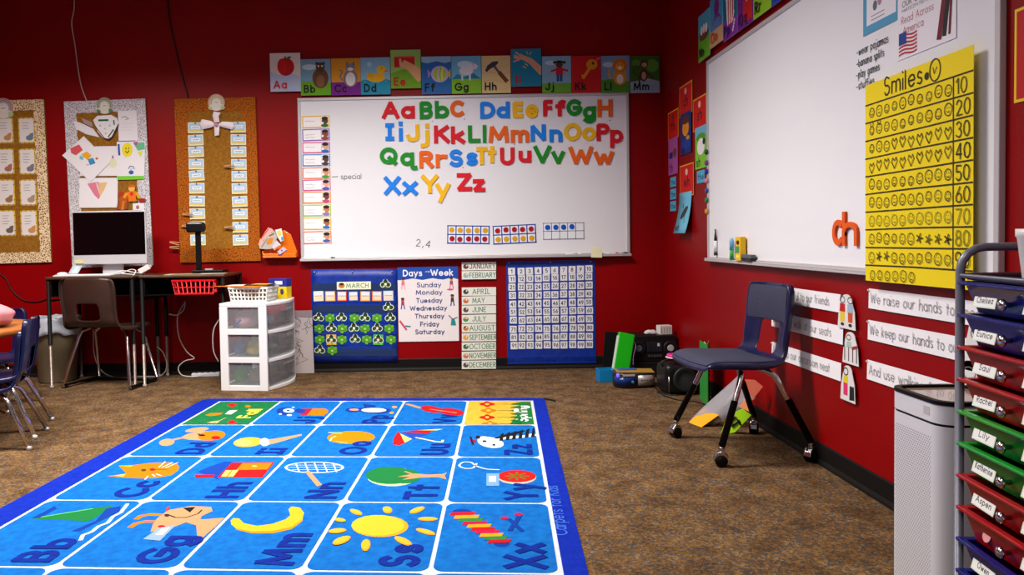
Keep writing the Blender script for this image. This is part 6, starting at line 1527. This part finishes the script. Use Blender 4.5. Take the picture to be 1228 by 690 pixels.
MB().sphere((-.12, -.055, .085), .014, 12, (1, .6, 1)).build('power_light', t, mat('5848f0', .3, emit=2.0)); MB().lathe([(.01, 0), (.008, .004)], 14, Matrix.Translation((-.035, -.0865, .045)) @ Matrix.Rotation(pi / 2, 4, 'X')).build('knob', t, mat('5c7c9c', .3))
for k in range(4): MB().box(.02 + k * .018, .03 + k * .018, -.0885, -.086, .05 - .0, .058).build('button', t, mat('585458', .4))
MB().box(-.1, -.02, -.087, -.084, .082, .094).build('display', t, mat('b8b0b8', .3))
o = MB().box(-.12, .12, -.07, .07, 0, .004).build('folder', None, mat('a07c30', .6), bevel=.001); o.location = (q.x + .01, q.y + .1, .1006); o.rotation_euler = (0, 0, -.1); tag(o, 'tan folder lying on the blue and silver disc player', 'folder')
o = MB().box(-.06, .06, -.03, .03, 0, .004).build('booklet', None, mat('2c50a0', .6), bevel=.001); o.location = (q.x - .03, q.y + .13, .105); o.rotation_euler = (0, 0, .1); tag(o, 'blue booklet on the tan folder over the disc player', 'booklet')
# black boombox
t = thing('portable_stereo', 'black rounded portable stereo with a pink disc on it, near the corner', 'stereo', (1.36, 4.66, 0), (0, 0, .1))
MB().box(-.115, .115, -.095, .095, .004, .19).build('housing', t, mat('0d0c0e', .4), bevel=.035, seg=4)
T = Matrix.Translation((.0, -.093, .1)) @ Matrix.Rotation(pi / 2, 4, 'X')
MB().lathe([(.075, 0), (.075, .012), (.068, .016), (.05, .006), (.0, .012)], 28, T).build('speaker', t, mat('242024', .5))
MB().tube(spline([(-.105, -.02, .16), (-.11, -.02, .2), (0, -.02, .215), (.11, -.02, .2), (.105, -.02, .16)], 5), .007, 8).build('handle', t, mat('161416', .4))
MB().tube([(-.1, -.096, .02), (-.1, -.1, .12)], .003, 6).build('antenna', t, CHR)
t2 = thing('toy_disc', 'pink and white plastic disc resting on the black portable stereo', 'disc', (1.33, 4.63, .222), (.0, 0, 0))
MB().lathe([(.001, 0), (.055, 0), (.058, .006), (.001, .008)], 28).build('white_rim', t2, mat('e4dce0', .4)); MB().lathe([(.02, .008), (.05, .008), (.05, .02), (.045, .024), (.022, .022), (.02, .012)], 28).build('pink_ring', t2, mat('e03090', .4))
cable('floor_cable', 'thin black cable trailing from the portable stereo over the carpet to the navy chair', [tuple(onfloor(u, v, .005)) for u, v in ((788, 470), (800, 476), (815, 480), (835, 482), (850, 487), (862, 491))], .004, bk)
cable('floor_cable', 'black cable curling at the stereo speaker on the carpet', [tuple(onfloor(u, v, .005)) for u, v in ((783, 462), (790, 469), (800, 473), (812, 474))], .004, bk)
# upright book
q = onfloor(840, 482)
t = thing('picture_book', 'thin green and yellow picture book standing open behind the navy chair', 'book', (1.41, 4.27, 0), (0, 0, .0))
a = MB().box(0, .004, 0, .2, .0, .35, Matrix.Rotation(-.1, 4, 'Z')).build('cover', t, mat('2c8c38', .5)); b = MB().box(-.004, 0, 0, .2, .0, .35, Matrix.Rotation(-.38, 4, 'Z')).build('cover', t, mat('3c8c40', .5))
m_ = MB(); m_.box(-.0046, -.004, .01, .19, .2, .345, Matrix.Rotation(-.38, 4, 'Z')); m_.build('yellow_print', t, mat('c8c838', .5))
m_ = MB(); m_.box(.001, .003, .005, .195, .005, .345, Matrix.Rotation(-.22, 4, 'Z')); m_.build('page', t, mat('e0dcd0', .6))

# clear bag with cards behind the chair
def P3(u, v, Y): return aty(u, v, Y)
def sheet(name, label, cat, pts, c, thick=.002, M=None, fn=None, bulge=0, group=None, par=None):
    P = [P3(*p) for p in pts]
    if not bulge:      # keep the card flat: all corners in the plane of the first three
        n_ = (P[1] - P[0]).cross(P[2] - P[0])
        for i_ in range(3, len(P)):
            rd = ray(pts[i_][0], pts[i_][1]); P[i_] = O + rd * (n_.dot(P[0] - O) / n_.dot(rd))
    o0 = sum(P, Vector()) / len(P)
    nrm = (P[1] - P[0]).cross(P[2] - P[0]).normalized()
    if nrm.y > 0: nrm = -nrm
    n = len(P); m_ = MB()
    if bulge:
        N = 6; vs = []; fs = []
        for j in range(N + 1):
            for i in range(N + 1):
                a, b = i / N, j / N
                p = (P[0] * (1 - a) + P[1] * a) * (1 - b) + (P[3] * (1 - a) + P[2] * a) * b
                vs.append(p - o0 + nrm * (bulge * math.sin(pi * a) * math.sin(pi * b) + .006 * math.sin(9 * a + 5 * b)))
        for j in range(N):
            for i in range(N): k = j * (N + 1) + i; fs.append((k, k + 1, k + N + 2, k + N + 1))
        m_.add(vs, fs, None, True)
    else:
        m_.add([p - o0 for p in P] + [p - o0 - nrm * thick for p in P], [list(range(n)), list(range(n, 2 * n))[::-1]] + [(i, (i + 1) % n, n + (i + 1) % n, n + i) for i in range(n)], None, False)
    o = m_.build(name, None, M or mat(c, .5), solid=.001 if bulge else 0); o.location = o0
    return tag(o, label, cat, group), o0, nrm
gb = 'cards around the clear bag'
o, o0, nr = sheet('clear_bag', 'clear zip bag of papers leaning at the wall behind the navy chair', 'bag', [(827, 505, 3.93), (852, 513, 3.83), (907, 478, 3.71), (886, 449, 3.83)], 'a8a4b0', M=mat('b8b4bc', .25, alpha=.5), bulge=.012)
sheet('folded_paper', 'greyish pink folded paper inside the clear bag', 'paper', [(846, 509, 3.9), (868, 500, 3.88), (889, 470, 3.84), (878, 468, 3.88)], 'b89c94', group=gb)
sheet('blue_leaflet', 'blue printed leaflet inside the clear bag', 'leaflet', [(858, 488, 3.88), (874, 493, 3.86), (884, 480, 3.85), (868, 472, 3.88)], '5c7cb0', group=gb)
sheet('orange_card', 'orange card slid out at the left of the clear bag', 'card', [(826, 506.5, 3.9), (840, 513.5, 3.8), (862, 498, 3.8), (845, 490, 3.86)], 'f0a008', group=gb)
sheet('salmon_card', 'salmon pink card with dark writing at the top of the clear bag', 'card', [(889, 455, 3.72), (903, 479, 3.68), (915, 464, 3.64), (905, 456, 3.68)], 'e07058', group=gb)
sheet('salmon_card', 'narrow salmon card sticking out above the green card', 'card', [(886, 488, 3.72), (898, 494, 3.68), (903, 484, 3.68), (893, 480, 3.72)], 'e08048', group=gb)
c1, o1, n1 = sheet('green_card', 'lime green folded card with bold black letters in front of the clear bag', 'card', [(864, 521, 3.70), (881, 519, 3.66), (901, 498, 3.62), (890, 490, 3.64), (872, 499, 3.68)], 'a8e010', group=None)
def onsheet(u, v, Y):
    rd = ray(u, v); return O + rd * (n1.dot(o1 - O) / n1.dot(rd)) - o1
m_ = MB()
for a, b in (((874, 508), (882, 500)), ((878, 512), (887, 504)), ((882, 500), (889, 510)), ((876, 506), (880, 510))):
    p, q2 = onsheet(*a, 3.685) , onsheet(*b, 3.672)
    m_.tube([p + n1 * .004, q2 + n1 * .004], .0045, 5)
m_.build('lettering', c1, mat('141410', .6))

# ---------------------------------------------------------------- air purifier
t = thing('air_purifier', 'white tower air purifier with a perforated side at the right wall', 'air purifier', (1.3, 1.985, 0))
def rr(x0, x1, y0, y1, r, n=12):
    P = []
    for cx, cy, a in ((x1 - r, y0 + r, -90), (x1 - r, y1 - r, 0), (x0 + r, y1 - r, 90), (x0 + r, y0 + r, 180)): P += A(cx, cy, r, r, a, a + 90, n)
    return P
PW = mat((206, 204, 210), .35)
F = (-.1, .11, -.118, .118)
MB().prism(rr(*F, .045), .004, .486).build('body', t, PW)
MB().prism(rr(F[0] + .003, F[1] - .003, F[2] + .003, F[3] - .003, .043), .486, .493).build('seam', t, BLK)
MB().prism(rr(*F, .045), .493, .541).build('upper_shell', t, PW)
m_ = MB(); a, b = rr(F[0] - .002, F[1], F[2] - .002, F[3], .046), rr(F[0] + .014, F[1] - .014, F[2] + .014, F[3] - .014, .036); n = len(a)
vs = [(x, y, .541) for x, y in a] + [(x, y, .551) for x, y in a] + [(x, y, .551) for x, y in b] + [(x, y, .541) for x, y in b]
fs = [(k * n + i, k * n + (i + 1) % n, ((k + 1) % 4) * n + (i + 1) % n, ((k + 1) % 4) * n + i) for k in range(4) for i in range(n)]
m_.add(vs, fs, None, False).build('top_rim', t, BLK)
MB().prism(b, .539, .544).build('top_grille', t, mat((150, 128, 112), .15, coat=.6))
MB().box(F[0] - .0006, F[0] + .001, -.07, -.045, .508, .53).build('badge', t, mat('b4aeb0', .4))
m_ = MB()
for r_ in range(67):
    for c_ in range(19):
        y = -.074 + c_ * .0082 + (.0041 if r_ % 2 else 0); z = .03 + r_ * .0064
        m_.add([(F[0] - .0004, y - .0019, z), (F[0] - .0004, y, z - .0019), (F[0] - .0004, y + .0019, z), (F[0] - .0004, y, z + .0019)], [(0, 1, 2, 3)], None, False)
o = m_.build('perforations', t, mat('58545c', .7)); o['kind'] = 'stuff'

# ---------------------------------------------------------------- drawer cart
ang = -math.atan2(.098, 1)      # local x runs along the drawers towards the camera, local y into the wall
t = thing('drawer_cart', 'grey metal rolling cart with ten coloured plastic drawers at the right edge', 'cart', (1.186, 1.775, 0), (0, 0, -pi / 2 + ang))
TUB = mat((118, 118, 132), .3, metal=.25)
def U(x, name):
    # y runs away from the wall side by sign: local +y points into the room's right wall
    y0, y1, r, zt_ = 0, .29, .055, .941
    P = [(x, y0, .06), (x, y0, zt_ - r)] + [(x, y0 + r - r * math.cos(a), zt_ - r + r * math.sin(a)) for a in (.4, .8, 1.2, pi / 2)] + [(x, y1 - r + r * math.sin(a), zt_ - r + r * math.cos(a)) for a in (0, .4, .8, 1.2, pi / 2)] + [(x, y1, .06)]
    MB().tube(P, .0098, 14).build(name, t, TUB, recalc=False)
    MB().tube([(x, y0, .874), (x, y1, .874)], .007, 12).build('crossbar', t, TUB, recalc=False); MB().tube([(x, y0, .12), (x, y1, .12)], .007, 12).build('crossbar', t, TUB, recalc=False)
    for yy_ in (y0, y1):
        c_ = MB(); T = Matrix.Translation((x, yy_, .03)) @ Matrix.Rotation(pi / 2, 4, 'X'); c_.lathe([(.01, -.012), (.03, -.012), (.03, .012), (.01, .012)], 20, T); c_.build('caster', t, BLK)
U(-.006, 'end_frame'); U(.372, 'end_frame')
for zz in (.874, .12):
    for yy_ in (.0, .27): MB().tube([(-.006, yy_, zz), (.372, yy_, zz)], .006, 10).build('long_rail', t, TUB, recalc=False)
for k in range(10):
    for x in (.006, .36): MB().box(x - .004, x + .004, .01, .28, .858 - .076 * k - .012, .858 - .076 * k - .009).build('runner', t, TUB)
MB().box(.0, .366, .012, .28, .8645, .868).build('top_shelf', t, mat((14, 20, 80), .35, coat=.3))
cols = ['b', 'b', 'r', 'r', 'g', 'g', 'r', 'r', 'b', 'b']
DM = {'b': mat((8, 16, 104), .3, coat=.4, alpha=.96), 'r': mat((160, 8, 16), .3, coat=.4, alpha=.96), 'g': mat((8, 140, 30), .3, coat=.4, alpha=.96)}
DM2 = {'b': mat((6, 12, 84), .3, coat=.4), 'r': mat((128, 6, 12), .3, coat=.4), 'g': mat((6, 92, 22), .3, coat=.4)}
NM = [('Chelsea', 'Maya'), ('Eunice', 'Theo'), ('Saul', 'Luke'), ('Rachel', 'Wes'), ('Lily', 'Lukas'), ('Katherine', 'Sam'), ('Aspen', 'Nina'), ('', 'Kai'), ('Owen', 'Ada'), ('Ben', 'Zoe')]
for k in range(10):
    c = cols[k]; zr = .858 - .076 * k; x0, x1, y0, y1 = .008, .358, -.016, .26
    # tapered tub with a rolled rim
    top = [(x0 + .016, y0 + .012), (x1 - .016, y0 + .012), (x1 - .016, y1 - .01), (x0 + .016, y1 - .01)]; bot = [(x0 + .04, y0 + .028), (x1 - .04, y0 + .028), (x1 - .04, y1 - .02), (x0 + .04, y1 - .02)]
    m_ = MB(); vs = [(x, y, zr) for x, y in top] + [(x, y, zr - .066) for x, y in bot]
    m_.add(vs, [(i, (i + 1) % 4, 4 + (i + 1) % 4, 4 + i) for i in range(4)] + [(7, 6, 5, 4)], None, False)
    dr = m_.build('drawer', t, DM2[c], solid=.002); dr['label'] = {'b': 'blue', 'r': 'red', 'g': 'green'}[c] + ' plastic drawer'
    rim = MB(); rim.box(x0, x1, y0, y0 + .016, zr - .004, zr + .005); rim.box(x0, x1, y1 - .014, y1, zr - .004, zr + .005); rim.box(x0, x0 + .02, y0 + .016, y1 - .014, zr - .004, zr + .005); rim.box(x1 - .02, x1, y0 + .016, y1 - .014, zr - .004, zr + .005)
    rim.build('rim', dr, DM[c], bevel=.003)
    T = Matrix.Translation((.183, y0 + .018, zr - .037)) @ Matrix.Rotation(pi / 2, 4, 'X')
    MB().lathe([(.006, 0), (.006, .012), (.0125, .016), (.0125, .022), (.008, .026), (.001, .027)], 18, T).build('knob', dr, mat((210, 205, 205), .12, metal=1.0))
    for s, (xa, nm) in enumerate(zip((.05, .226), NM[k])):
        if not nm: 
            T = Matrix.Translation((.1, y0 + .019, zr - .035)) @ Matrix.Rotation(pi / 2 - .24, 4, 'X'); MB().lathe([(.014, 0), (.014, .001)], 20, T).build('round_sticker', dr, mat('d89090', .6)); continue
        d = Draw(0.0); d.rect(0, -.017, .083, .017, 'd0d8c8', .0012); d.rect(.003, -.014, .08, .014, 'e4e4e0'); d.text(nm, .0415, -.007, .015, '303040', .14, align='c', gap=.14, fit=.058 if len(nm) > 4 else .042)
        o = d.build('name_label', dr); o.location = (xa, y0 + .0165, zr - .036); o.rotation_euler = (pi / 2 - .24, random.uniform(-.04, .04), 0)
q = t.matrix_world
Tc = Matrix.Translation((1.186, 1.775, 0)) @ Matrix.Rotation(-pi / 2 + ang, 4, 'Z')
p = Tc @ Vector((.2, .045, .8682))
t = thing('plastic_cup', 'white plastic cup standing on top of the drawer cart', 'cup', p)
MB().lathe([(.001, 0), (.026, 0), (.028, .004), (.038, .095), (.041, .099), (.041, .114), (.038, .114), (.036, .095), (.026, .006), (.001, .006)], 28).build('cup_body', t, mat((214, 214, 212), .4))
